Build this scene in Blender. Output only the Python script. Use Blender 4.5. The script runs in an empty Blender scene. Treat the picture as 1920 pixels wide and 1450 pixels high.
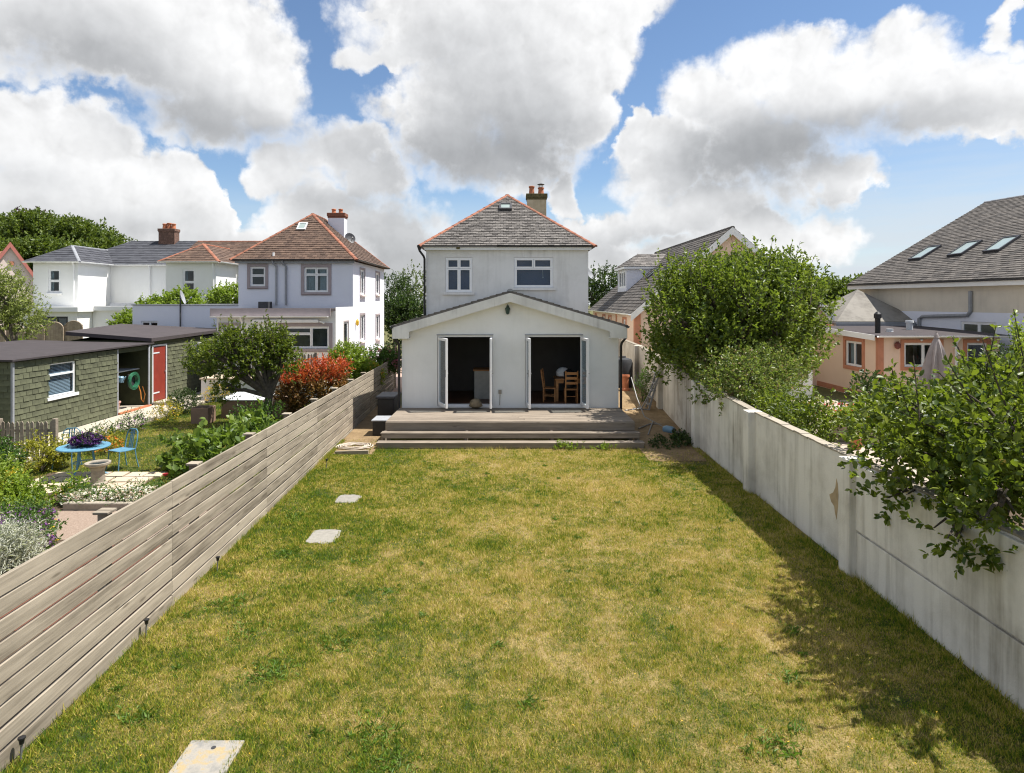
import bpy, math, random
import numpy as np
from mathutils import Vector, Matrix

# ------------------------------------------------------------------ camera, sky, sun, exposure
SC = bpy.context.scene
COL = SC.collection
H, FPX, CX, HY = 3.9, 1200.0, 953.0, 566.0          # eye height, focal length and horizon in 1920x1450 pixels
cd = bpy.data.cameras.new("camera"); cam = bpy.data.objects.new("camera", cd); COL.objects.link(cam)
cam.location = (0, 0, H); cam.rotation_euler = (math.radians(90), 0, 0)
cd.sensor_width = 36; cd.lens = 36 * FPX / 1920
cd.shift_x = (960 - CX) / 1920; cd.shift_y = -(725 - HY) / 1920
cd.clip_start = 0.05; cd.clip_end = 3000
SC.camera = cam
SUN_V = Vector((0.50, 0.075, 1.0)).normalized()     # towards the sun
EL = math.asin(SUN_V.z); AZ = math.atan2(SUN_V.x, SUN_V.y)
sl = bpy.data.lights.new("sun", 'SUN'); sl.energy = 4.9; sl.angle = math.radians(0.53); sl.color = (1, .955, .88)
so = bpy.data.objects.new("sun", sl); COL.objects.link(so)
so.rotation_euler = (-SUN_V).to_track_quat('-Z', 'Y').to_euler(); so.location = (20, 5, 40)
vs = SC.view_settings; vs.view_transform = 'Standard'; vs.look = 'None'; vs.exposure = 0.82; vs.gamma = 1
vs.use_curve_mapping = False
SC.cycles.use_denoising = True; SC.cycles.filter_width = 1.15
SC.cycles.max_bounces = 7; SC.cycles.transparent_max_bounces = 12
SC.cycles.caustics_reflective = False; SC.cycles.caustics_refractive = False
SC.cycles.sample_clamp_indirect = 6

class NT:
    """short-hand for wiring nodes"""
    def __init__(s, tree): s.t = tree; s.n = tree.nodes; s.l = tree.links
    def node(s, kind, **kw):
        n = s.n.new(kind)
        for k, v in kw.items(): setattr(n, k, v)
        return n
    def put(s, sock, v):
        if hasattr(v, 'is_output') or isinstance(v, bpy.types.NodeSocket): s.l.new(v, sock)
        elif v is not None: sock.default_value = v
    def m(s, op, a, b=None, c=None, clamp=False):
        n = s.node('ShaderNodeMath', operation=op, use_clamp=clamp)
        s.put(n.inputs[0], a); s.put(n.inputs[1], b); s.put(n.inputs[2], c)
        return n.outputs[0]
    def v(s, op, a, b=None, scale=None):
        n = s.node('ShaderNodeVectorMath', operation=op)
        s.put(n.inputs[0], a); s.put(n.inputs[1], b)
        if scale is not None: s.put(n.inputs['Scale'], scale)
        return n.outputs['Value'] if op in ('DOT_PRODUCT', 'LENGTH', 'DISTANCE') else n.outputs[0]
    def noise(s, vec, scale, detail=4, rough=.55, lac=2.0, dist=0.0, dim='3D'):
        n = s.node('ShaderNodeTexNoise', noise_dimensions=dim); s.put(n.inputs['Vector'], vec)
        n.inputs['Scale'].default_value = scale; n.inputs['Detail'].default_value = detail
        n.inputs['Roughness'].default_value = rough; n.inputs['Lacunarity'].default_value = lac
        n.inputs['Distortion'].default_value = dist
        return n
    def rng(s, val, a, b, c=0.0, d=1.0, smooth=False):
        n = s.node('ShaderNodeMapRange'); n.interpolation_type = 'SMOOTHSTEP' if smooth else 'LINEAR'
        n.clamp = True
        s.put(n.inputs[0], val)
        for i, x in enumerate((a, b, c, d)): s.put(n.inputs[1 + i], x)
        return n.outputs[0]
    def mix(s, f, a, b, mode='MIX'):
        n = s.node('ShaderNodeMix', data_type='RGBA', blend_type=mode)
        s.put(n.inputs[0], f); s.put(n.inputs[6], a); s.put(n.inputs[7], b)
        return n.outputs[2]
    def ramp(s, f, stops):
        n = s.node('ShaderNodeValToRGB'); s.put(n.inputs[0], f); e = n.color_ramp.elements
        while len(e) < len(stops): e.new(0.5)
        for q, (p, c) in zip(e, stops): q.position = p; q.color = (c[0], c[1], c[2], 1)
        return n.outputs[0]

W = bpy.data.worlds.new("World"); SC.world = W; W.use_nodes = True
def build_sky():
    T = NT(W.node_tree); T.n.clear()
    out = T.node('ShaderNodeOutputWorld'); bg = T.node('ShaderNodeBackground')
    T.l.new(bg.outputs[0], out.inputs[0])
    STR = 0.078
    bg.inputs['Strength'].default_value = STR
    sky = T.node('ShaderNodeTexSky', sky_type='NISHITA'); sky.sun_disc = False
    sky.sun_elevation = EL; sky.sun_rotation = AZ; sky.air_density = 1.0; sky.dust_density = 0.1; sky.ozone_density = 4.0
    skyc = sky.outputs[0]
    CLOUD = .57
    d = T.node('ShaderNodeTexCoord').outputs['Generated']
    sp = T.node('ShaderNodeSeparateXYZ'); T.l.new(d, sp.inputs[0])
    x, y, z = sp.outputs
    az = T.m('ARCTAN2', x, y); el = T.m('ARCSINE', T.m('MAXIMUM', T.m('MINIMUM', z, 1.0), -1.0))
    cb = T.node('ShaderNodeCombineXYZ'); T.l.new(az, cb.inputs[0]); T.l.new(el, cb.inputs[1])
    V = cb.outputs[0]
    # the direction is pushed about by fractal noise so that every bank of cloud gets a ragged, puffed outline
    n1 = T.noise(V, 5.0, 4, .55, dim='2D')
    n2 = T.noise(V, 19.0, 5, .60, dim='2D')
    w1 = T.v('SCALE', T.v('SUBTRACT', n1.outputs['Color'], (.5, .5, .5)), scale=.13)
    w2 = T.v('SCALE', T.v('SUBTRACT', n2.outputs['Color'], (.5, .5, .5)), scale=.050)
    VW = T.v('ADD', T.v('ADD', V, w1), w2)
    VS = T.v('ADD', V, T.v('SCALE', w1, scale=.7))
    def puffs(vec):
        p = T.node('ShaderNodeTexVoronoi', voronoi_dimensions='2D'); p.feature = 'F1'; p.distance = 'EUCLIDEAN'; p.normalize = True
        T.put(p.inputs['Vector'], vec); p.inputs['Scale'].default_value = 15.0; p.inputs['Detail'].default_value = 3.0; p.inputs['Roughness'].default_value = .55; p.inputs['Lacunarity'].default_value = 2.1
        return T.m('SUBTRACT', 1.0, p.outputs['Distance'])
    def ang(px, py):
        return math.atan((px - CX) / FPX), math.atan((HY - py) / math.hypot(FPX, px - CX))
    def each(vec, blobs, fold):
        for (px, py, rx, ry, w) in blobs:
            a, e = ang(px, py); k = math.cos(a) ** 2; g = math.sqrt(w) if fold else 1.0
            g *= .93 if fold else 1.0; ra, re = rx * g / FPX * k, ry * g / FPX * math.cos(a)
            n = T.node('ShaderNodeVectorMath', operation='MULTIPLY_ADD'); T.put(n.inputs[0], vec); n.inputs[1].default_value = (1 / ra, 1 / re, 0); n.inputs[2].default_value = (-a / ra, -e / re, 0)
            yield T.v('DOT_PRODUCT', n.outputs[0], n.outputs[0]), w
    def union(vec, blobs):
        acc = None
        for q, w in each(vec, blobs, True): acc = q if acc is None else T.m('SMOOTH_MIN', acc, q, .15)
        return T.m('SUBTRACT', 1.0, acc)
    def glow(vec, blobs):
        acc = None
        for q, w in each(vec, blobs, False):
            g = T.m('POWER', 1 / math.e, q)
            acc = T.m('MULTIPLY', g, w) if acc is None else T.m('MULTIPLY_ADD', g, w, acc)
        return acc
    banks = [(60, -20, 330, 150, 1), (300, 20, 250, 185, 1), (420, 120, 170, 170, 1), (510, 210, 105, 90, 1), (400, 225, 140, 72, 1), (190, 110, 200, 70, 1),
             (40, 250, 120, 105, 1), (165, 300, 120, 105, 1), (285, 350, 110, 90, 1), (90, 390, 230, 120, 1), (250, 430, 220, 80, 1), (385, 400, 60, 40, 1),
             (640, 300, 95, 60, 1), (545, 335, 95, 50, 1), (705, 350, 75, 65, 1), (610, 400, 150, 55, 1), (460, 470, 230, 60, 1), (740, 450, 130, 80, 1),
             (900, 10, 270, 130, 1), (1080, 60, 125, 130, 1), (800, 80, 120, 70, 1), (690, 100, 75, 35, .9), (700, 5, 50, 20, .5),
             (930, 180, 205, 150, 1), (840, 245, 160, 110, 1), (1050, 200, 95, 120, 1), (920, 300, 160, 75, 1), (1180, 0, 110, 40, 1), 
             (1480, 130, 135, 90, 1), (1350, 200, 110, 100, 1), (1715, 125, 135, 85, 1), (1850, 180, 150, 88, 1), (1600, 190, 210, 120, 1),
             (1420, 290, 200, 115, 1), (1250, 310, 100, 85, 1), (1180, 260, 34, 55, 1), (1560, 345, 95, 50, 1), (1300, 400, 170, 60, 1),
             (1800, 225, 170, 70, 1), (1925, 30, 40, 85, 1), (1140, 420, 110, 50, 1), (1048, 355, 40, 60, 1), (1430, 440, 200, 50, .9),
             (80, 490, 300, 70, 1), (480, 505, 330, 60, 1), (780, 500, 150, 70, 1), (1080, 470, 130, 60, .9), (1280, 480, 190, 45, .8)]
    base = [(60, 100, 230, 50, .8), (290, 195, 140, 55, .9), (450, 265, 140, 42, 1.0), (170, 50, 200, 70, .35),
            (850, 300, 190, 62, 1.2), (960, 240, 150, 80, .55), (850, 100, 150, 100, .45), (1020, 300, 90, 50, .5),
            (1470, 285, 180, 58, 1.25), (1390, 335, 140, 45, .9), (1720, 245, 170, 45, .6), (1490, 400, 130, 22, .7), (1310, 290, 60, 50, .4),
            (150, 430, 230, 45, .5), (60, 330, 110, 40, .3), (620, 385, 140, 30, .5), (760, 440, 140, 60, .6), (1240, 440, 150, 28, .5),
            (200, 500, 400, 40, .35), (700, 500, 250, 50, .6), (1100, 480, 160, 40, .5)]
    F = union(VW, banks)
    S = glow(VS, base)
    pf = puffs(T.v('ADD', V, T.v('SCALE', w2, scale=.35)))
    # the same broken cumulus carries on round the rest of the sky
    nb = T.noise(T.v('MULTIPLY', d, (1, 1, 2.0)), 2.4, 7, .56)
    side = T.m('MAXIMUM', T.rng(T.m('ABSOLUTE', az), .68, .84, smooth=True), T.rng(el, .46, .58, smooth=True))
    gen = T.rng(nb.outputs['Fac'], .36, .70, -.9, 1.2)
    F = T.m('ADD', T.m('MULTIPLY', F, T.m('SUBTRACT', 1.0, side)), T.m('MULTIPLY', gen, side))
    S = T.m('ADD', S, T.m('MULTIPLY', T.rng(nb.outputs['Fac'], .54, .72, 0, .9), side))
    # relief of the heads, taken towards the sun so that lit tops and shaded hollows show
    pf2 = puffs(T.v('ADD', T.v('ADD', V, T.v('SCALE', w2, scale=.35)), (.012, .016, 0)))
    rel = T.m('SUBTRACT', pf, pf2)
    n3 = T.noise(V, 60.0, 3, .6, dim='2D').outputs['Fac']
    dens = T.m('ADD', T.m('ADD', F, T.m('MULTIPLY', T.m('SUBTRACT', pf, .62), .95)), T.m('MULTIPLY', T.m('SUBTRACT', n3, .5), .45))
    wisp = T.m('MULTIPLY_ADD', T.m('MINIMUM', S, 1.0), .42, T.rng(n1.outputs['Fac'], .40, .62, .24, .70))
    mask = T.rng(dens, T.m('MULTIPLY', wisp, -.45), wisp, smooth=True)
    body = T.rng(dens, -.05, .9, smooth=True)
    shade = T.m('MULTIPLY', T.m('SUBTRACT', 1.0, T.m('POWER', math.e, T.m('MULTIPLY', S, -1.4))), body)
    lum = T.m('ADD', .985, T.m('MULTIPLY', rel, T.m('MULTIPLY_ADD', body, -.70, 1.10)))
    lum = T.m('MULTIPLY_ADD', T.m('SUBTRACT', n1.outputs['Fac'], .5), .10, lum)
    br = T.m('MULTIPLY', T.m('MINIMUM', lum, 1.06), T.m('SUBTRACT', 1.0, T.m('MULTIPLY', shade, .63)))
    K = CLOUD / STR
    tintc = T.mix(shade, (K, K, K, 1), (K * .96, K * .985, K * 1.02, 1))
    clv = T.v('SCALE', tintc, scale=br)
    # thin streaked veil low down, milky towards the horizon
    stv = T.noise(T.v('MULTIPLY', V, (2.0, 16.0, 1)), 2.2, 4, .6, dim='2D').outputs['Fac']
    low = T.rng(el, .03, T.rng(az, .20, .60, .19, .29), 1.0, .0, smooth=True)
    veil = T.m('MULTIPLY', low, T.rng(stv, .30, .62, .58, .98))
    lowc = T.mix(veil, skyc, (K * .70, K * .765, K * .83, 1))
    T.put(bg.inputs['Color'], T.mix(T.m('MULTIPLY', mask, .98), lowc, clv))
    W.cycles.sampling_method = 'MANUAL'; W.cycles.sample_map_resolution = 512
build_sky()

# ------------------------------------------------------------------ helpers
R = random.Random(7)
NR = np.random.default_rng(11)
def P(px, py, D): return Vector(((px - CX) / FPX * D, D, H - (py - HY) / FPX * D))
def G(px, py, z=0.0):
    D = FPX * (H - z) / (py - HY); return Vector(((px - CX) / FPX * D, D, z))
def hit(px, py, p, n):
    d = Vector(((px - CX) / FPX, 1.0, -(py - HY) / FPX)); o = Vector((0, 0, H))
    return o + d * ((Vector(p) - o).dot(n) / d.dot(n))

class MB:
    def __init__(s): s.v = []; s.f = []
    def add(s, vs, fs):
        o = len(s.v); s.v += [tuple(v) for v in vs]; s.f += [tuple(i + o for i in f) for f in fs]; return s
    def box(s, x0, x1, y0, y1, z0, z1):
        return s.add([(x, y, z) for x in (x0, x1) for y in (y0, y1) for z in (z0, z1)],
                     [(0, 1, 3, 2), (4, 6, 7, 5), (0, 4, 5, 1), (2, 3, 7, 6), (0, 2, 6, 4), (1, 5, 7, 3)])
    def obox(s, c, ax, sz):
        c = Vector(c); a = [Vector(q).normalized() * (k / 2) for q, k in zip(ax, sz)]
        return s.add([c + a[0] * i + a[1] * j + a[2] * k for i in (-1, 1) for j in (-1, 1) for k in (-1, 1)],
                     [(0, 1, 3, 2), (4, 6, 7, 5), (0, 4, 5, 1), (2, 3, 7, 6), (0, 2, 6, 4), (1, 5, 7, 3)])
    def beam(s, a, b, w, h, up=(0, 0, 1)):
        a, b = Vector(a), Vector(b); d = (b - a); L = d.length; d.normalize()
        u = Vector(up); sd = d.cross(u)
        if sd.length < 1e-4: sd = d.cross(Vector((1, 0, 0)))
        sd.normalize(); u = sd.cross(d)
        return s.obox((a + b) / 2, (d, sd, u), (L, w, h))
    def tube(s, pts, r, n=8, cap=True):
        pts = [Vector(p) for p in pts]; m = len(pts)
        rs = r if isinstance(r, (list, tuple)) else [r] * m
        rings = []; prev = None
        for i in range(m):
            t = (pts[min(i + 1, m - 1)] - pts[max(i - 1, 0)]).normalized()
            if prev is None:
                prev = t.orthogonal().normalized()
            prev = (prev - t * prev.dot(t)).normalized(); b = t.cross(prev)
            rings.append([pts[i] + (prev * math.cos(2 * math.pi * k / n) + b * math.sin(2 * math.pi * k / n)) * rs[i] for k in range(n)])
        vs = [p for ring in rings for p in ring]
        fs = [(i * n + k, i * n + (k + 1) % n, (i + 1) * n + (k + 1) % n, (i + 1) * n + k) for i in range(m - 1) for k in range(n)]
        if cap: fs += [tuple(range(n - 1, -1, -1)), tuple(range((m - 1) * n, m * n))]
        return s.add(vs, fs)
    def lathe(s, c, prof, n=20):
        c = Vector(c); m = len(prof)
        vs = [c + Vector((r * math.cos(2 * math.pi * k / n), r * math.sin(2 * math.pi * k / n), z)) for r, z in prof for k in range(n)]
        fs = [(i * n + k, i * n + (k + 1) % n, (i + 1) * n + (k + 1) % n, (i + 1) * n + k) for i in range(m - 1) for k in range(n)]
        fs += [tuple(range(n - 1, -1, -1)), tuple(range((m - 1) * n, m * n))]
        return s.add(vs, fs)
    def slab(s, pts, ex):
        pts = [Vector(p) for p in pts]; ex = Vector(ex); n = len(pts)
        return s.add(pts + [p + ex for p in pts], [tuple(range(n - 1, -1, -1)), tuple(range(n, 2 * n))] + [(i, (i + 1) % n, n + (i + 1) % n, n + i) for i in range(n)])
    def face(s, pts): return s.add(pts, [tuple(range(len(pts)))])
    def build(s, name, mat, parent=None, smooth=False, bevel=0, origin=None):
        b = base(parent)
        if origin is not None and parent is None: b = Vector(origin)
        me = bpy.data.meshes.new(name)
        me.from_pydata([(v[0] - b.x, v[1] - b.y, v[2] - b.z) for v in s.v], [], s.f)
        if mat: me.materials.append(mat)
        fixn(me)
        if smooth:
            me.shade_smooth(); me.set_sharp_from_angle(angle=math.radians(38))
        o = bpy.data.objects.new(name, me); COL.objects.link(o); o.parent = parent
        if parent is None: o.location = b
        if bevel:
            md = o.modifiers.new('bevel', 'BEVEL'); md.width = bevel; md.segments = 2; md.limit_method = 'ANGLE'
        return o
import bmesh
def fixn(me):
    bm = bmesh.new(); bm.from_mesh(me); bmesh.ops.recalc_face_normals(bm, faces=bm.faces); bm.to_mesh(me); bm.free()
def base(o):
    b = Vector((0, 0, 0))
    while o is not None: b += o.location; o = o.parent
    return b
def tag(o, label, cat=None, group=None, kind=None):
    if label: o['label'] = label
    if cat: o['category'] = cat
    if group: o['group'] = group
    if kind: o['kind'] = kind
    return o
def thing(name, label, cat, loc=(0, 0, 0), group=None):
    o = bpy.data.objects.new(name, None); COL.objects.link(o); o.location = loc; o.empty_display_size = .2
    return tag(o, label, cat, group)
def struct(o): o['kind'] = 'structure'; return o
def copy_tree(o, parent=None):
    c = o.copy(); COL.objects.link(c); c.parent = parent
    for ch in list(o.children): copy_tree(ch, c)
    return c
def piece(name, me, loc, parent, rot=None, scale=None):
    o = bpy.data.objects.new(name, me); COL.objects.link(o); o.parent = parent
    o.location = Vector(loc) - base(parent)
    if rot is not None: o.rotation_euler = rot
    if scale is not None: o.scale = scale
    return o

# ------------------------------------------------------------------ materials
def new_mat(name):
    m = bpy.data.materials.new(name); m.use_nodes = True; T = NT(m.node_tree)
    return m, T, T.n['Principled BSDF']
def bump(T, b, h, strength=.3, dist=.01):
    n = T.node('ShaderNodeBump'); n.inputs['Strength'].default_value = strength; n.inputs['Distance'].default_value = dist
    T.put(n.inputs['Height'], h); T.l.new(n.outputs[0], b.inputs['Normal'])
def c4(c, k=1): return (c[0] * k, c[1] * k, c[2] * k, 1)
def plain(name, col, rough=.6, var=.12, scale=6, metal=0, bmp=.15, spec=.4, bdist=.004):
    m, T, b = new_mat(name)
    co = T.node('ShaderNodeTexCoord').outputs['Object']
    oi = T.node('ShaderNodeObjectInfo').outputs['Random']
    n = T.noise(co, scale, 5, .6)
    f = T.m('ADD', n.outputs['Fac'], T.m('MULTIPLY', T.m('SUBTRACT', oi, .5), .35))
    T.put(b.inputs['Base Color'], T.mix(T.rng(f, .3, .7), c4(col, 1 - var), c4(col, 1 + var)))
    b.inputs['Roughness'].default_value = rough; b.inputs['Metallic'].default_value = metal
    b.inputs['Specular IOR Level'].default_value = spec
    if bmp: bump(T, b, T.noise(co, scale * 9, 3, .6).outputs['Fac'], bmp, bdist)
    return m
def render_wall(name, col, dirt=(.30, .28, .24), amount=.35, streak=.5, rough=.85, grain=60, bd=.006, patch=None):
    """painted render: faint blotches, rain streaks that run down, grain"""
    m, T, b = new_mat(name)
    g = T.node('ShaderNodeNewGeometry').outputs['Position']
    blot = T.noise(g, 1.1, 6, .62).outputs['Fac']
    st = T.noise(T.v('MULTIPLY', g, (5.5, 5.5, .35)), 1.0, 5, .6).outputs['Fac']
    st2 = T.noise(T.v('MULTIPLY', T.v('ADD', g, T.v('SCALE', T.noise(g, 1.6, 3).outputs['Color'], scale=.25)), (1.5, 1.5, .22)), 1.0, 4, .6).outputs['Fac']
    f = T.m('ADD', T.m('MULTIPLY', T.rng(blot, .45, .75), .6), T.m('MULTIPLY', T.m('MULTIPLY', T.rng(st, .45, .80), T.rng(st2, .40, .66)), streak * 1.6))
    c = T.mix(T.m('MULTIPLY', f, amount, clamp=True), c4(col), c4(dirt))
    if patch:
        pn = T.noise(g, .9, 5, .6).outputs['Fac']
        c = T.mix(T.m('MULTIPLY', T.rng(pn, .52, .6, smooth=True), .7), c, c4(patch))
    T.put(b.inputs['Base Color'], c); b.inputs['Roughness'].default_value = rough; b.inputs['Specular IOR Level'].default_value = .25
    bump(T, b, T.m('ADD', T.noise(g, grain, 3, .6).outputs['Fac'], T.m('MULTIPLY', T.noise(g, 9, 3).outputs['Fac'], .7)), .35, bd)
    return m
def wood(name, light, dark, rough=.8, sheen=0, knots=True, green=0):
    """weathered board: the grain follows the board's own long axis (local X)"""
    m, T, b = new_mat(name)
    co = T.node('ShaderNodeTexCoord').outputs['Object']; oi = T.node('ShaderNodeObjectInfo').outputs['Random']
    cb = T.node('ShaderNodeCombineXYZ'); T.put(cb.inputs[0], T.m('MULTIPLY', oi, 37.0)); T.put(cb.inputs[2], T.m('MULTIPLY', oi, 11.0))
    p = T.v('ADD', co, cb.outputs[0])
    g1 = T.noise(T.v('MULTIPLY', p, (.9, 26, 26)), 1.0, 6, .65, dist=.6).outputs['Fac']
    g2 = T.noise(T.v('MULTIPLY', p, (.35, 2.5, 2.5)), 1.6, 4, .6).outputs['Fac']
    f = T.m('ADD', T.m('MULTIPLY', g1, .65), T.m('MULTIPLY', g2, .5))
    f = T.m('ADD', f, T.m('MULTIPLY', T.m('SUBTRACT', oi, .5), .22))
    f = T.m('ADD', f, T.m('MULTIPLY', T.m('SUBTRACT', T.noise(T.v('MULTIPLY', p, (1.6, 7, 7)), 1.0, 4, .6).outputs['Fac'], .5), .45))
    c = T.ramp(f, [(.34, dark), (.52, [(a + d) / 2 for a, d in zip(light, dark)]), (.74, light)])
    if knots:
        vo = T.node('ShaderNodeTexVoronoi'); T.put(vo.inputs['Vector'], T.v('MULTIPLY', p, (2.0, 9.0, 9.0))); vo.inputs['Scale'].default_value = .75
        kn = T.rng(vo.outputs['Distance'], .06, .16, 1, 0, smooth=True)
        c = T.mix(T.m('MULTIPLY', kn, .55), c, (dark[0] * .55, dark[1] * .5, dark[2] * .45, 1))
    if green:
        c = T.mix(T.m('MULTIPLY', T.rng(g2, .5, .75), green), c, (.12, .13, .05, 1))
    T.put(b.inputs['Base Color'], c); b.inputs['Roughness'].default_value = rough; b.inputs['Specular IOR Level'].default_value = .25
    bump(T, b, g1, .4, .004)
    return m
def tiles(name, a, bcol, lichen=(.45, .43, .36), lich=.25, rough=.8):
    """roof slates: every slate its own shade, with lichen and dark runs"""
    m, T, b = new_mat(name)
    ge = T.node('ShaderNodeNewGeometry'); g = ge.outputs['Position']; r = T.m('FRACT', T.m('ADD', ge.outputs['Random Per Island'], T.node('ShaderNodeObjectInfo').outputs['Random']))
    n = T.noise(g, 1.3, 5, .6).outputs['Fac']; n2 = T.noise(g, 14, 4, .65).outputs['Fac']
    f = T.m('ADD', T.m('MULTIPLY', r, .6), T.m('MULTIPLY', n, .5))
    c = T.mix(T.rng(f, .25, .80), c4(a), c4(bcol))
    c = T.mix(T.m('MULTIPLY', T.rng(n2, .58, .70), lich), c, c4(lichen))
    T.put(b.inputs['Base Color'], c); b.inputs['Roughness'].default_value = rough; b.inputs['Specular IOR Level'].default_value = .3
    bump(T, b, n2, .4, .004)
    return m
def leaf_mat(name, a, bcol, tr=.35, rough=.42, tip=None):
    m, T, b = new_mat(name)
    ge = T.node('ShaderNodeNewGeometry'); r = ge.outputs['Random Per Island']
    n = T.noise(ge.outputs['Position'], 1.7, 4).outputs['Fac']
    f = T.rng(T.m('ADD', T.m('MULTIPLY', r, .75), T.m('MULTIPLY', T.m('SUBTRACT', n, .5), 1.1)), 0.0, .95)
    c = T.mix(f, c4(a), c4(bcol))
    if tip: c = T.mix(T.rng(r, .86, .9), c, c4(tip))
    T.put(b.inputs['Base Color'], c); b.inputs['Roughness'].default_value = rough; b.inputs['Specular IOR Level'].default_value = .42
    t = T.node('ShaderNodeBsdfTranslucent'); T.put(t.inputs[0], T.mix(.5, c, (bcol[0] * 1.3, bcol[1] * 1.5, bcol[2] * .6, 1)))
    mx = T.node('ShaderNodeMixShader'); mx.inputs[0].default_value = tr
    o = T.n['Material Output']
    T.l.new(b.outputs[0], mx.inputs[1]); T.l.new(t.outputs[0], mx.inputs[2]); T.l.new(mx.outputs[0], o.inputs[0])
    return m
def glass_mat(name, tint=(.72, .78, .82), refl=.035):
    m, T, b = new_mat(name); T.n.remove(b)
    tr = T.node('ShaderNodeBsdfTransparent'); tr.inputs[0].default_value = c4(tint)
    gl = T.node('ShaderNodeBsdfGlossy'); gl.inputs['Roughness'].default_value = .02
    lw = T.node('ShaderNodeLayerWeight'); lw.inputs[0].default_value = .5
    f = T.m('MULTIPLY_ADD', T.m('POWER', lw.outputs['Facing'], 5.0), .9, refl, clamp=True)
    mx = T.node('ShaderNodeMixShader'); T.put(mx.inputs[0], f)
    T.l.new(tr.outputs[0], mx.inputs[1]); T.l.new(gl.outputs[0], mx.inputs[2]); T.l.new(mx.outputs[0], T.n['Material Output'].inputs[0])
    return m
def lawn_nodes(T, g, dry=0.0, r=None):
    big = T.noise(g, .42, 5, .6).outputs['Fac']; mid = T.noise(g, 1.9, 5, .65).outputs['Fac']; fin = T.noise(g, 9, 4, .65).outputs['Fac']
    sx = T.node('ShaderNodeSeparateXYZ'); T.put(sx.inputs[0], g)
    # more straw in the middle of the lawn, greener along the fence and by the camera
    mid_x = T.rng(T.m('ABSOLUTE', T.m('SUBTRACT', sx.outputs[0], 1.4)), 1.2, 4.6, .07, -.07)
    near_y = T.rng(sx.outputs[1], 5.2, 8.0, -.06, .0)
    f = T.m('ADD', T.m('ADD', T.m('MULTIPLY_ADD', big, .80, -.125), T.m('MULTIPLY', mid, .80)), T.m('MULTIPLY', T.m('SUBTRACT', fin, .5), .75))
    f = T.m('ADD', T.m('ADD', f, mid_x), T.m('ADD', near_y, dry))
    if r is None: f = T.m('ADD', f, T.m('MULTIPLY', T.m('SUBTRACT', T.noise(g, 55, 3, .7).outputs['Fac'], .5), 1.1))
    if r is not None: f = T.m('ADD', f, T.m('MULTIPLY', T.m('SUBTRACT', r, .5), .50))
    return f
def lawn_mat(name, dry=0.0, blade=False):
    m, T, b = new_mat(name)
    ge = T.node('ShaderNodeNewGeometry'); g = ge.outputs['Position']
    f = lawn_nodes(T, g, dry, ge.outputs['Random Per Island'] if blade else None)
    if blade:
        c = T.ramp(f, [(.42, (.085, .165, .013)), (.54, (.195, .265, .020)), (.67, (.355, .350, .034)), (.80, (.520, .425, .095)), (.94, (.62, .495, .205))])
    else:
        c = T.ramp(f, [(.40, (.022, .040, .006)), (.56, (.065, .075, .012)), (.70, (.135, .115, .028)), (.84, (.24, .18, .07)), (.97, (.30, .225, .10))])
    T.put(b.inputs['Base Color'], c); b.inputs['Roughness'].default_value = .7; b.inputs['Specular IOR Level'].default_value = .2
    if blade:
        t = T.node('ShaderNodeBsdfTranslucent'); T.put(t.inputs[0], c)
        mx = T.node('ShaderNodeMixShader'); mx.inputs[0].default_value = .4
        T.l.new(b.outputs[0], mx.inputs[1]); T.l.new(t.outputs[0], mx.inputs[2]); T.l.new(mx.outputs[0], T.n['Material Output'].inputs[0])
    else:
        bump(T, b, T.noise(g, 30, 4, .7).outputs['Fac'], .8, .03)
    return m
def soil_mat(name, a, bcol, scale=3, grain=25, bd=.02):
    m, T, b = new_mat(name)
    g = T.node('ShaderNodeNewGeometry').outputs['Position']
    n = T.noise(g, scale, 6, .65).outputs['Fac']; n2 = T.noise(g, grain, 4, .7).outputs['Fac']
    T.put(b.inputs['Base Color'], T.mix(T.rng(T.m('ADD', T.m('MULTIPLY', n, .6), T.m('MULTIPLY', n2, .4)), .35, .65), c4(a), c4(bcol)))
    b.inputs['Roughness'].default_value = .9; b.inputs['Specular IOR Level'].default_value = .2
    bump(T, b, n2, .6, bd)
    return m

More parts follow.
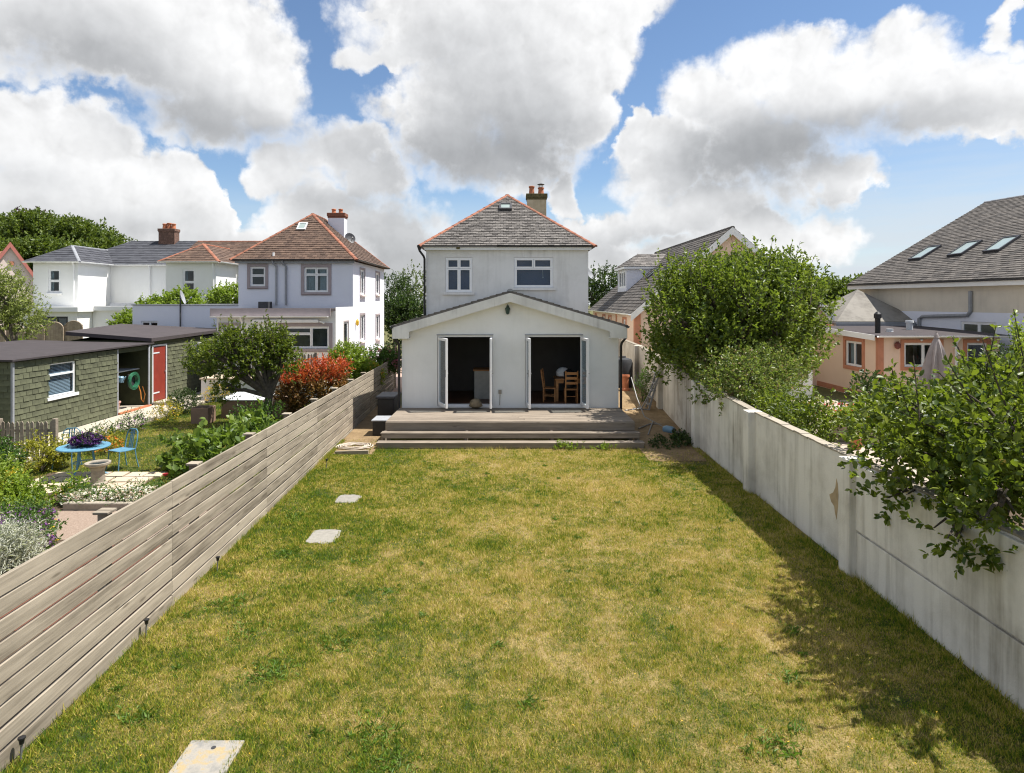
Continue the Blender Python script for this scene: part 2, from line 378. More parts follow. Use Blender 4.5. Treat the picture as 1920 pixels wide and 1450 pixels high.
M = dict(
    white=render_wall('white_render', (.86, .85, .81), (.50, .48, .42), .32, .40),
    white2=render_wall('house_render', (.76, .75, .72), (.37, .355, .32), .62, .65),
    cool=render_wall('textured_paint', (.75, .765, .84), (.5, .5, .54), .15, .2, grain=22, bd=.02),
    plainw=render_wall('smooth_white_paint', (.82, .82, .80), (.5, .49, .45), .22, .4),
    cream=render_wall('cream_render', (.66, .60, .50), (.36, .33, .27), .5, .6),
    wall=render_wall('garden_wall_render', (.72, .69, .63), (.29, .262, .215), .85, .85, grain=45, bd=.012),
    wallold=render_wall('old_garden_wall_render', (.55, .51, .44), (.24, .20, .15), .95, .9, grain=30, bd=.015, patch=(.36, .31, .25)),
    peach=render_wall('peach_render', (.80, .60, .46), (.66, .46, .33), .35, .4),
    pink=render_wall('pink_render', (.82, .68, .62), (.6, .5, .45), .3, .3),
    terr=plain('terracotta_paint', (.50, .215, .125), .8, .12, 3),
    mauve=plain('mauve_paint', (.36, .305, .31), .8, .08, 3),
    upvc=plain('white_plastic', (.82, .82, .82), .35, .04, 4, bmp=0),
    fascia=render_wall('weathered_fascia_paint', (.80, .78, .73), (.30, .28, .25), .6, .95, rough=.7, grain=30, bd=.003),
    black=plain('black_plastic', (.018, .018, .02), .45, .3, 8, bmp=.05),
    dark=plain('dark_metal', (.05, .05, .055), .5, .3, 8),
    grey=plain('grey_plastic', (.30, .31, .33), .5, .15, 6),
    steel=plain('dull_aluminium', (.20, .20, .20), .55, .15, 12, metal=.3),
    slate=tiles('grey_slate', (.085, .078, .074), (.185, .170, .158), lich=.35),
    slate2=tiles('brown_grey_slate', (.062, .056, .052), (.130, .116, .104)),
    dslate=tiles('dark_blue_slate', (.050, .052, .062), (.075, .078, .09), lich=.05),
    btile=tiles('brown_clay_tile', (.075, .048, .037), (.140, .090, .066), (.40, .33, .22), .3),
    rtile=tiles('red_clay_tile', (.19, .085, .055), (.28, .13, .085), lich=.15),
    hip=plain('orange_hip_tile', (.25, .098, .058), .8, .25, 7, bmp=.4),
    brick=plain('old_brick', (.20, .115, .085), .9, .4, 9, bmp=.5),
    stack=render_wall('stained_chimney_render', (.50, .43, .30), (.20, .13, .06), .9, 1.0),
    moss=plain('mossy_mortar', (.11, .095, .04), .95, .4, 12, bmp=.6, bdist=.02),
    pot=plain('terracotta_pot', (.44, .16, .08), .8, .2, 6),
    lead=plain('lead_flashing', (.25, .26, .28), .6, .15, 5),
    felt=plain('roofing_felt', (.052, .043, .045), .95, .18, 2.5, bmp=.5),
    green=plain('green_shingle', (.098, .104, .062), .9, .22, 5, bmp=.4),
    greend=plain('green_cladding', (.050, .058, .030), .9, .15, 5),
    red=plain('red_door_paint', (.215, .030, .018), .5, .12, 3, bmp=.1),
    fence=wood('weathered_fence_board', (.385, .331, .258), (.130, .108, .081)),
    deck=wood('weathered_deck_board', (.305, .255, .203), (.115, .092, .070)),
    picket=wood('grey_picket', (.30, .25, .20), (.13, .105, .08), knots=False),
    arch=wood('arched_panel_timber', (.40, .315, .23), (.22, .165, .12), knots=False),
    pine=wood('varnished_pine', (.50, .24, .09), (.30, .12, .04), rough=.4),
    oakfloor=wood('dark_wood_floor', (.13, .055, .028), (.06, .026, .014), rough=.35),
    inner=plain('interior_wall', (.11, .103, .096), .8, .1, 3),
    blind=plain('blue_blind', (.030, .085, .20), .8, .1, 2, bmp=0),
    curtain=plain('pale_curtain', (.50, .55, .53), .9, .15, 3),
    glass=glass_mat('window_glass'),
    sglass=plain('skylight_glass', (.30, .36, .34), .12, .08, 2, bmp=0, spec=.8),
    blue=plain('blue_garden_paint', (.085, .215, .31), .5, .2, 9, bmp=.2),
    stone=plain('cast_stone', (.29, .255, .205), .95, .25, 9, bmp=.6, bdist=.01),
    slabm=plain('pale_stone_slab', (.25, .235, .205), .9, .16, 14, bmp=.7, bdist=.01),
    conc=soil_mat('pale_concrete', (.38, .335, .27), (.50, .45, .375), 1.2, 40, .006),
    pave=soil_mat('buff_paving', (.42, .34, .245), (.55, .46, .345), 1.5, 40, .006),
    terrace=soil_mat('pale_terrace', (.36, .29, .24), (.48, .405, .34), 1.5, 40, .006),
    dirt=soil_mat('dry_path_earth', (.15, .10, .052), (.30, .215, .12), 2.2, 20, .03),
    soil=soil_mat('garden_soil', (.06, .042, .028), (.125, .09, .06), 3, 25, .04),
    gravel=soil_mat('pink_gravel', (.22, .16, .12), (.37, .285, .23), 28, 70, .03),
    mulch=soil_mat('red_mulch', (.115, .045, .030), (.19, .085, .055), 20, 60, .03),
    ground=soil_mat('rough_ground', (.075, .085, .03), (.15, .14, .055), .6, 8, .05),
    drive=soil_mat('pink_tarmac', (.33, .235, .19), (.42, .31, .26), 1, 40, .005),
    lawn=lawn_mat('lawn_turf'), blade=lawn_mat('lawn_blades', 0, True), lawn2=lawn_mat('side_turf', -.10), blade2=lawn_mat('side_blades', -.06, True),
    bark=plain('grey_bark', (.10, .082, .062), .95, .35, 10, bmp=.8, bdist=.02),
    fabric=plain('parasol_fabric', (.30, .265, .26), .9, .12, 4),
    tank=plain('black_tank', (.035, .037, .042), .6, .2, 4, bmp=.1),
    bluep=plain('blue_plastic', (.16, .27, .36), .4, .1, 4, bmp=0),
    hose=plain('green_hose', (.03, .16, .085), .4, .2, 6, bmp=0),
    orange=plain('orange_hose', (.60, .24, .05), .5, .15, 6, bmp=0),
    rope=plain('faded_hose', (.48, .42, .35), .8, .2, 10),
    bagm=plain('tan_cloth', (.24, .185, .115), .9, .25, 12),
    chest=plain('brown_chest_board', (.23, .15, .105), .8, .15, 4),
    lid=plain('pale_lid', (.56, .58, .60), .6, .1, 3),
    stemm=plain('green_stem', (.06, .11, .025), .7, .3, 8),
    l_big=leaf_mat('plum_leaf', (.046, .092, .013), (.250, .300, .048), .35, .42),
    l_apple=leaf_mat('apple_leaf', (.034, .072, .010), (.225, .265, .032), .36, .45),
    l_over=leaf_mat('sapling_leaf', (.075, .125, .022), (.255, .300, .080), .38, .4, tip=(.26, .16, .08)),
    l_dark=leaf_mat('dark_leaf', (.028, .055, .014), (.075, .120, .028), .3, .42),
    l_wood=leaf_mat('woodland_leaf', (.060, .100, .018), (.180, .225, .036), .3, .5),
    l_copper=leaf_mat('copper_leaf', (.045, .020, .022), (.09, .045, .04), .3, .5),
    l_mid=leaf_mat('mid_green_leaf', (.045, .100, .020), (.125, .210, .040), .38, .42),
    l_lime=leaf_mat('lime_leaf', (.13, .20, .025), (.30, .38, .05), .4, .45),
    l_gold=leaf_mat('golden_leaf', (.20, .22, .03), (.48, .42, .05), .4, .5),
    l_pale=leaf_mat('pale_willow_leaf', (.14, .18, .05), (.36, .39, .13), .4, .5),
    l_red=leaf_mat('red_photinia_leaf', (.42, .05, .022), (.66, .17, .055), .3, .38),
    l_mixr=leaf_mat('bronze_leaf', (.10, .09, .025), (.36, .16, .06), .3, .4),
    l_silver=leaf_mat('silver_leaf', (.40, .41, .35), (.66, .66, .58), .25, .7),
    l_weed=leaf_mat('lawn_weed_leaf', (.080, .160, .022), (.165, .260, .036), .35, .5),
    l_fig=leaf_mat('fig_leaf', (.065, .120, .022), (.220, .290, .050), .38, .45),
    f_white=leaf_mat('white_petal', (.72, .68, .62), (.85, .80, .76), .3, .6, tip=(.75, .45, .42)),
    f_purple=leaf_mat('purple_petal', (.16, .05, .23), (.30, .13, .36), .3, .6),
    f_violet=leaf_mat('violet_petal', (.05, .015, .10), (.12, .03, .19), .3, .6),
    f_yellow=leaf_mat('yellow_petal', (.70, .42, .03), (.80, .60, .08), .3, .6),
    f_pink=leaf_mat('pink_petal', (.62, .14, .30), (.75, .28, .45), .3, .6),
    f_dusty=leaf_mat('dusty_petal', (.25, .11, .13), (.45, .22, .22), .3, .6),
    f_red=leaf_mat('red_petal', (.60, .03, .03), (.75, .08, .12), .3, .6),
    f_orange=leaf_mat('orange_petal', (.70, .18, .03), (.80, .34, .06), .3, .6),
    fruit=plain('ripening_apple', (.42, .30, .06), .4, .3, 20, bmp=0),
)

# ------------------------------------------------------------------ builders
def wall_sheet(mb, p0, p1, z0, z1, ops=(), depth=.14):
    """one outer wall, outward side on the right of p0->p1, with window openings and their reveals"""
    p0, p1 = Vector((p0[0], p0[1], 0)), Vector((p1[0], p1[1], 0)); L = (p1 - p0).length; u = (p1 - p0) / L; n = Vector((u.y, -u.x, 0))
    us = sorted({0, L, *[o[0] for o in ops], *[o[1] for o in ops]}); zs = sorted({z0, z1, *[o[2] for o in ops], *[o[3] for o in ops]})
    pt = lambda a, z, d=0: p0 + u * a + Vector((0, 0, z)) - n * d
    for i in range(len(us) - 1):
        for j in range(len(zs) - 1):
            cu, cz = (us[i] + us[i + 1]) / 2, (zs[j] + zs[j + 1]) / 2
            if any(o[0] < cu < o[1] and o[2] < cz < o[3] for o in ops): continue
            mb.face([pt(us[i], zs[j]), pt(us[i + 1], zs[j]), pt(us[i + 1], zs[j + 1]), pt(us[i], zs[j + 1])])
    for a, b, c, d in [o[:4] for o in ops]:
        for q in (((a, c), (b, c)), ((b, c), (b, d)), ((b, d), (a, d)), ((a, d), (a, c))):
            (ua, za), (ub, zb) = q
            mb.face([pt(ua, za), pt(ub, zb), pt(ub, zb, depth), pt(ua, za, depth)])
def window(parent, p0, p1, op, cells, fm, depth=.10, fw=.05, sill=None, surround=None, sm=None, sd=.05, curtain=None, name='window', sillm=None):
    p0, p1 = Vector((p0[0], p0[1], 0)), Vector((p1[0], p1[1], 0)); u = (p1 - p0).normalized(); n = Vector((u.y, -u.x, 0)); Z = Vector((0, 0, 1))
    a, b, c, d = op
    pt = lambda q, z, k: p0 + u * q + Z * z + n * k
    fr = MB(); panes = []
    def ring(m, a, b, c, d, w, k0, k1):
        for (x0, x1, y0, y1) in ((a, b, c, c + w), (a, b, d - w, d), (a, a + w, c + w, d - w), (b - w, b, c + w, d - w)):
            m.obox(pt((x0 + x1) / 2, (y0 + y1) / 2, (k0 + k1) / 2), (u, n, Z), (x1 - x0, abs(k1 - k0), y1 - y0))
    e = .006
    ring(fr, a + e, b - e, c + e, d - e, fw * .8, -depth, -depth + .07)
    ia, ib, ic, idd = a + fw * .8, b - fw * .8, c + fw * .8, d - fw * .8
    for (x0, x1, y0, y1) in cells:
        q = (ia + (ib - ia) * x0, ia + (ib - ia) * x1, ic + (idd - ic) * y0, ic + (idd - ic) * y1)
        ring(fr, q[0] + .004, q[1] - .004, q[2] + .004, q[3] - .004, fw, -depth + .012, -depth + .062)
        panes.append((q[0] + fw * .8, q[1] - fw * .8, q[2] + fw * .8, q[3] - fw * .8))
    w = fr.build(name, fm, parent)
    for q in panes:
        mb = MB(); mb.obox(pt((q[0] + q[1]) / 2, (q[2] + q[3]) / 2, -depth + .03), (u, n, Z), (q[1] - q[0], .012, q[3] - q[2])); mb.build('pane', M['glass'], w)
    if sill:
        mb = MB(); mb.obox(pt((a + b) / 2, c - .045, sill / 2 - .02), (u, n, Z), (b - a + .18, sill + .04, .09)); mb.build('sill', sillm or fm, w, bevel=.006)
    if surround:
        mb = MB(); s = surround
        for (x0, x1, y0, y1) in ((a - s, b + s, d, d + s), (a - s, a, c, d), (b, b + s, c, d), (a - s, b + s, c - s, c)):
            mb.obox(pt((x0 + x1) / 2, (y0 + y1) / 2, sd / 2 - .01), (u, n, Z), (x1 - x0, sd, y1 - y0))
        mb.build('surround', sm, w)
    if curtain:
        for (x0, x1) in curtain:
            mb = MB(); k = 22; xa, xb = a + (b - a) * x0, a + (b - a) * x1
            for i in range(k):
                f0, f1 = i / k, (i + 1) / k
                w0, w1 = .025 * math.sin(f0 * 28), .025 * math.sin(f1 * 28)
                mb.face([pt(xa + (xb - xa) * f0, c, -depth - .10 + w0), pt(xa + (xb - xa) * f1, c, -depth - .10 + w1), pt(xa + (xb - xa) * f1, d, -depth - .10 + w1), pt(xa + (xb - xa) * f0, d, -depth - .10 + w0)])
            mb.build('curtain', M['curtain'], w)
    return w
V2 = [(0, .5, 0, 1), (.5, 1, 0, 1)]
ONE = [(0, 1, 0, 1)]
SASH = [(0, 1, 0, .5), (0, 1, .5, 1)]

def clip_poly(sub, clip):
    """Sutherland-Hodgman, clip convex and counter-clockwise"""
    out = sub
    for i in range(len(clip)):
        a, b = clip[i], clip[(i + 1) % len(clip)]; ins = lambda p: (b[0] - a[0]) * (p[1] - a[1]) - (b[1] - a[1]) * (p[0] - a[0]) >= -1e-9
        src, out = out, []
        for j in range(len(src)):
            p, q = src[j - 1], src[j]
            ip, iq = ins(p), ins(q)
            if ip != iq:
                d1 = (b[0] - a[0]) * (p[1] - a[1]) - (b[1] - a[1]) * (p[0] - a[0]); d2 = (b[0] - a[0]) * (q[1] - a[1]) - (b[1] - a[1]) * (q[0] - a[0])
                t = d1 / (d1 - d2); out.append((p[0] + (q[0] - p[0]) * t, p[1] + (q[1] - p[1]) * t))
            if iq: out.append(q)
        if len(out) < 3: return []
    return out
def slates(pts, rh, tw, mat, parent, lift=.028, jitter=.006, name='slates', single=0):
    """courses of real overlapping slates laid over a convex roof face; pts[0]->pts[1] is the eave"""
    pts = [Vector(p) for p in pts]; u = (pts[1] - pts[0]).normalized(); n = u.cross(pts[2] - pts[0]).normalized()
    if n.z < 0: n = -n
    w = n.cross(u).normalized()
    if w.z < 0: w = -w
    o = pts[0]; poly = [((p - o).dot(u), (p - o).dot(w)) for p in pts]
    area = sum(poly[i - 1][0] * poly[i][1] - poly[i][0] * poly[i - 1][1] for i in range(len(poly)))
    if area < 0: poly.reverse()
    wm = max(p[1] for p in poly); um0, um1 = min(p[0] for p in poly), max(p[0] for p in poly)
    mb = MB(); r = 0; own = []
    while r * rh < wm:
        x = um0 - tw * (.5 if r % 2 else 0) - tw * R.random() * .12
        while x < um1:
            y0, y1 = r * rh - R.random() * jitter, (r + 1) * rh + .02
            q = clip_poly([(x + .006, y0), (x + tw - .006, y0), (x + tw - .006, y1), (x + .006, y1)], poly)
            if q:
                li = lift * (.8 + .5 * R.random()); tl = (R.random() - .5) * .004
                hgt = lambda p: li * (1 - .75 * (p[1] - r * rh) / rh) + tl + .003
                top = [o + u * p[0] + w * p[1] + n * hgt(p) for p in q]; bot = [o + u * p[0] + w * p[1] - n * .01 for p in q]; k = len(q)
                fs_ = [tuple(range(k))] + [(i, k + i, k + (i + 1) % k, (i + 1) % k) for i in range(k)]; c_ = sum(top, Vector()) / k
                if single and 0 < CX + FPX * c_.x / c_.y < 1920: own.append((c_.length, top + bot, fs_))
                else: mb.add(top + bot, fs_)
            x += tw
        r += 1
    own.sort(key=lambda q: q[0])
    for _, v_, f_ in own[:single]:
        m1 = MB(); m1.add(v_, f_); m1.build('slate', mat, parent)
    for _, v_, f_ in own[single:]: mb.add(v_, f_)
    ob = mb.build(name, mat, parent); ob['kind'] = 'stuff'
    return ob
def hip_tiles(a, b, parent, mat, size=.13, step=.36, name='hip_tile'):
    a, b = Vector(a), Vector(b); L = (b - a).length; d = (b - a) / L; k = max(1, int(L / step)); st = L / k
    side = d.cross(Vector((0, 0, 1))).normalized(); up = side.cross(d)
    mb = MB(); n = 6
    for (x, s, dz) in ((-.015, 1.03, .006), (st + .015, .96, -.002)):
        for i in range(n + 1):
            t = math.pi * (-.08 + 1.16 * i / n); mb.v.append((x, math.cos(t) * size * s, math.sin(t) * size * .62 * s + dz))
    for i in range(n): mb.f.append((i, i + 1, n + 2 + i, n + 1 + i))
    mb.f.append(tuple(range(n, -1, -1))); mb.f.append(tuple(range(n + 1, 2 * n + 2)))
    me = bpy.data.meshes.new(name); me.from_pydata(mb.v, [], mb.f); me.materials.append(mat); fixn(me)
    rot = Matrix((d, side, up)).transposed().to_euler()
    for i in range(k): piece(name, me, a + d * (st * i) - up * .03, parent, rot)
def gutter(a, b, parent, mat, r=.06, name='gutter'):
    a, b = Vector(a), Vector(b); d = (b - a).normalized(); s = d.cross(Vector((0, 0, 1))).normalized(); mb = MB(); n = 8
    for rr, flip in ((r, 0), (r - .012, 1)):
        for e in (a, b):
            for i in range(n + 1):
                t = math.pi * i / n; mb.v.append(tuple(e + s * math.cos(t) * rr - Vector((0, 0, 1)) * math.sin(t) * rr))
    m = n + 1
    for q in (0, 2 * m):
        for i in range(n): mb.f.append((q + i, q + i + 1, q + m + i + 1, q + m + i))
    for q in (0, n): mb.f.append((q, q + m, q + 3 * m, q + 2 * m))
    for q in (0, m):
        for i in range(n): mb.f.append((q + i, q + i + 1, q + 2 * m + i + 1, q + 2 * m + i))
    return mb.build(name, mat, parent)
def chimney(parent, c, w, d, z0, z1, mat, pots, cap=None, capm=None, potm=None, band=None):
    mb = MB(); mb.box(c[0] - w / 2, c[0] + w / 2, c[1] - d / 2, c[1] + d / 2, z0, z1); ch = mb.build('chimney', mat, parent, bevel=.01)
    mb = MB(); mb.box(c[0] - w / 2 - .05, c[0] + w / 2 + .05, c[1] - d / 2 - .05, c[1] + d / 2 + .05, z1 - .16, z1 + .03); mb.box(c[0] - w / 2 - .02, c[0] + w / 2 + .02, c[1] - d / 2 - .02, c[1] + d / 2 + .02, z1 - .24, z1 - .163)
    mb.build('chimney_cap', capm or mat, ch, bevel=.015)
    for (dx, dy, hh, rr, cow) in pots:
        mb = MB(); x, y = c[0] + dx, c[1] + dy
        mb.lathe((x, y, z1 + .02), [(rr * 1.15, 0), (rr * 1.05, .05), (rr * .92, hh * .55), (rr * .9, hh - .08), (rr * 1.12, hh - .07), (rr * 1.12, hh - .02), (rr * .8, hh), (rr * .78, hh - .2)], 14)
        mb.build('chimney_pot', potm or M['pot'], ch, smooth=True)
        if cow:
            mb = MB(); z = z1 + .02 + hh
            for k in range(4):
                t = k * math.pi / 2 + .4; mb.tube([(x + rr * .75 * math.cos(t), y + rr * .75 * math.sin(t), z - .12), (x + rr * .75 * math.cos(t), y + rr * .75 * math.sin(t), z + .13)], .014, 6)
            mb.lathe((x, y, z + .12), [(rr * 1.25, 0), (rr * 1.25, .015), (rr * .4, .055), (.01, .06)], 14)
            mb.build('cowl', M['dark'], ch)
    return ch
def pipe(parent, pts, r, mat, name='downpipe', n=8):
    mb = MB(); mb.tube(pts, r, n); return mb.build(name, mat, parent, smooth=True)
def hip_roof(parent, x0, x1, y0, y1, ze, rise, mat, hipm, rh=.16, tw=.24, soff=None, thick=.05, ridge_axis='y', inset=None, tsize=.105, single=0):
    """hipped roof over a rectangle, with its slates and hip tiles; returns the roof part"""
    if ridge_axis == 'y':
        q = inset if inset is not None else (x1 - x0) / 2; xm = (x0 + x1) / 2; A, B = Vector((xm, y0 + q, ze + rise)), Vector((xm, y1 - q, ze + rise))
        c = [Vector((x0, y0, ze)), Vector((x1, y0, ze)), Vector((x1, y1, ze)), Vector((x0, y1, ze))]
        fs = [[c[0], c[1], A], [c[1], c[2], B, A], [c[2], c[3], B], [c[3], c[0], A, B]]
        hips = [(c[0], A), (c[1], A), (c[2], B), (c[3], B)]
    else:
        q = inset if inset is not None else (y1 - y0) / 2; ym = (y0 + y1) / 2; A, B = Vector((x0 + q, ym, ze + rise)), Vector((x1 - q, ym, ze + rise))
        c = [Vector((x0, y0, ze)), Vector((x1, y0, ze)), Vector((x1, y1, ze)), Vector((x0, y1, ze))]
        fs = [[c[0], c[1], B, A], [c[1], c[2], B], [c[2], c[3], A, B], [c[3], c[0], A]]
        hips = [(c[0], A), (c[3], A), (c[1], B), (c[2], B)]
    mb = MB(); mb.add(c + [A, B], [(0, 1, 2, 3)]);
    for f in fs: mb.face([p - Vector((0, 0, .012)) for p in f])
    for i in range(4): mb.face([c[i], c[(i + 1) % 4], c[(i + 1) % 4] - Vector((0, 0, thick)), c[i] - Vector((0, 0, thick))])
    rf = mb.build('roof', mat, parent)
    for i_, f in enumerate(fs): slates(f, rh, tw, mat, rf, single=single if i_ == 0 else 0)
    if hipm:
        for a, b in hips: hip_tiles(a, b, rf, hipm, tsize)
        if (A - B).length > .4: hip_tiles(A, B, rf, hipm, tsize, name='ridge_tile')
    return rf, A, B
def dish(parent, c, r, facing, mat, name='satellite_dish', arm=None):
    f = Vector(facing).normalized(); s = f.cross(Vector((0, 0, 1))).normalized(); u = s.cross(f); c = Vector(c); mb = MB(); n = 16
    mb.v.append(tuple(c - f * r * .22))
    for k, rr in ((1, .5), (2, 1.0)):
        for i in range(n):
            t = 2 * math.pi * i / n; mb.v.append(tuple(c + (s * math.cos(t) + u * math.sin(t)) * r * rr - f * r * .22 * (1 - rr * rr)))
    for i in range(n):
        j = (i + 1) % n; mb.f.append((0, 1 + i, 1 + j)); mb.f.append((1 + i, 1 + n + i, 1 + n + j, 1 + j))
    mb.tube([c - u * r * .9, c + f * r * .9 - u * r * .35], .012, 6); mb.tube([c + f * r * .85 - u * r * .36, c + f * r * 1.05 - u * r * .3], .035, 8)
    if arm: mb.tube([c - f * r * .2, Vector(arm)], .018, 6)
    return mb.build(name, mat, parent)

# ---- foliage
def unit(a): return a / np.maximum(np.linalg.norm(a, axis=1, keepdims=True), 1e-6)
def np_mesh(name, verts, faces, mat, parent):
    """faces: (F,k) int array"""
    b = base(parent); verts = verts - np.array(b); k = faces.shape[1]
    me = bpy.data.meshes.new(name); me.vertices.add(len(verts)); me.vertices.foreach_set('co', verts.astype(np.float32).ravel())
    me.loops.add(faces.size); me.loops.foreach_set('vertex_index', faces.astype(np.int32).ravel())
    me.polygons.add(len(faces)); me.polygons.foreach_set('loop_start', np.arange(0, faces.size, k, dtype=np.int32))
    me.update(calc_edges=True); me.materials.append(mat)
    o = bpy.data.objects.new(name, me); COL.objects.link(o); o.parent = parent
    return o
def leaf_cards(name, pts, dirs, size, mat, parent, width=.55, fold=.16, up=.7, hexa=False, droop=.12):
    n = len(pts); a = unit(dirs); nn = unit(NR.normal(size=(n, 3)) * .75 + np.array([0, 0, up])); s = unit(np.cross(a, nn)); nn = np.cross(s, a)
    L = size[:, None]; w = L * width * .5
    p = pts
    if hexa:
        v = np.stack([p, p + a * L * .28 + s * w * .85 + nn * L * fold * .6, p + a * L * .66 + s * w * .9 + nn * L * fold * .5, p + a * L - nn * L * droop,
                      p + a * L * .66 - s * w * .9 + nn * L * fold * .5, p + a * L * .28 - s * w * .85 + nn * L * fold * .6], 1)
        f = np.array([[0, 1, 2, 3], [0, 3, 4, 5]])
        k = 6
    else:
        v = np.stack([p, p + a * L * .45 + s * w + nn * L * fold, p + a * L - nn * L * droop, p + a * L * .45 - s * w + nn * L * fold], 1)
        f = np.array([[0, 1, 2], [0, 2, 3]]); k = 4
    F = (np.arange(n)[:, None, None] * k + f[None]).reshape(-1, f.shape[1])
    return np_mesh(name, v.reshape(-1, 3), F, mat, parent)
def shoots_in(lobes, n, inner=.35, upb=.5, ln=(.3, .7), rnd=.45):
    """starts and directions of shoots spread through several ellipsoids; lobes: (cx,cy,cz,rx,ry,rz)"""
    lob = np.array(lobes, float); vol = (lob[:, 3] * lob[:, 4] * lob[:, 5]) ** .75; idx = NR.choice(len(lob), n, p=vol / vol.sum())
    d = unit(NR.normal(size=(n, 3))); r = (inner + (1 - inner) * NR.random(n) ** .55)[:, None]
    st = lob[idx, :3] + d * lob[idx, 3:] * r
    di = unit(d * .8 + np.array([0, 0, upb]) + NR.normal(size=(n, 3)) * rnd)
    return st, di, NR.uniform(ln[0], ln[1], n)
def clumps(c, r, k, rr, squash=.8, low=-.5):
    """sub-lobes spread over the surface of a crown so that it breaks into lit and shaded clumps"""
    out = []
    while len(out) < k:
        d = unit(NR.normal(size=(1, 3)))[0]
        if d[2] < low: continue
        q = NR.uniform(.72, 1.02); s = NR.uniform(rr[0], rr[1]); out.append((c[0] + d[0] * r[0] * q, c[1] + d[1] * r[1] * q, c[2] + d[2] * r[2] * q, s, s, s * squash))
    return out
def leaves_on(st, di, ln, per, spread=.6, curve=.25, tip_bias=1.0):
    n = len(st); t = NR.random((n, per)) ** tip_bias
    p = st[:, None] + di[:, None] * (ln[:, None] * t)[..., None]; p[..., 2] += curve * ln[:, None] * t ** 2
    side = unit(NR.normal(size=(n * per, 3))).reshape(n, per, 3)
    d = di[:, None] * .55 + side * spread
    return p.reshape(-1, 3), d.reshape(-1, 3)
def bush(name, label, cat, loc, lobes, lm, leaf=(.05, .09), n=260, per=12, ln=(.12, .3), upb=.4, flowers=None, group=None, inner=.3, stems=6, hexa=False, width=.55, spread=.6, part='foliage'):
    loc = Vector(loc); t = thing(name, label, cat, loc, group)
    L = [(loc.x + a, loc.y + b, loc.z + c, d, e, f) for a, b, c, d, e, f in lobes]
    st, di, l = shoots_in(L, n, inner, upb, ln); st[:, 2] = np.maximum(st[:, 2], loc.z + .03)
    p, d = leaves_on(st, di, l, per, spread)
    p[:, 2] = np.maximum(p[:, 2], loc.z + .01)
    leaf_cards(part, p, d, NR.uniform(leaf[0], leaf[1], len(p)), lm, t, width=width, hexa=hexa)
    if stems:
        mb = MB()
        for k in range(stems):
            q = L[k % len(L)]; e = Vector((q[0] + R.uniform(-.6, .6) * q[3], q[1] + R.uniform(-.6, .6) * q[4], q[2] + q[5] * R.uniform(0, .5)))
            b0 = loc + Vector((R.uniform(-.08, .08), R.uniform(-.08, .08), -.05))
            mb.tube([b0, (b0 + e) / 2 + Vector((R.uniform(-.06, .06), R.uniform(-.06, .06), .05)), e], [.018, .013, .006], 5)
        mb.build('stem', M['bark'], t)
    if flowers:
        for (fm, nf, fs, fname) in flowers:
            lob = np.array(L); idx = NR.choice(len(lob), nf); dd = unit(NR.normal(size=(nf, 3)) * np.array([1, 1, .7]) + np.array([0, -.25, .55]))
            c = lob[idx, :3] + dd * lob[idx, 3:] * NR.uniform(.95, 1.16, nf)[:, None]; c[:, 2] = np.maximum(c[:, 2], loc.z + .05)
            k = 9; pp = np.repeat(c, k, 0) + NR.normal(size=(nf * k, 3)) * fs * .16; q = NR.normal(size=(nf * k, 3)) * np.array([1, 1, .5]) + np.array([0, 0, .3])
            fo_ = leaf_cards(fname, pp, q, np.full(nf * k, fs * .55) * NR.uniform(.7, 1.2, nf * k), fm, t, width=.75, up=1.2, fold=.06); fo_['kind'] = 'stuff'
    return t
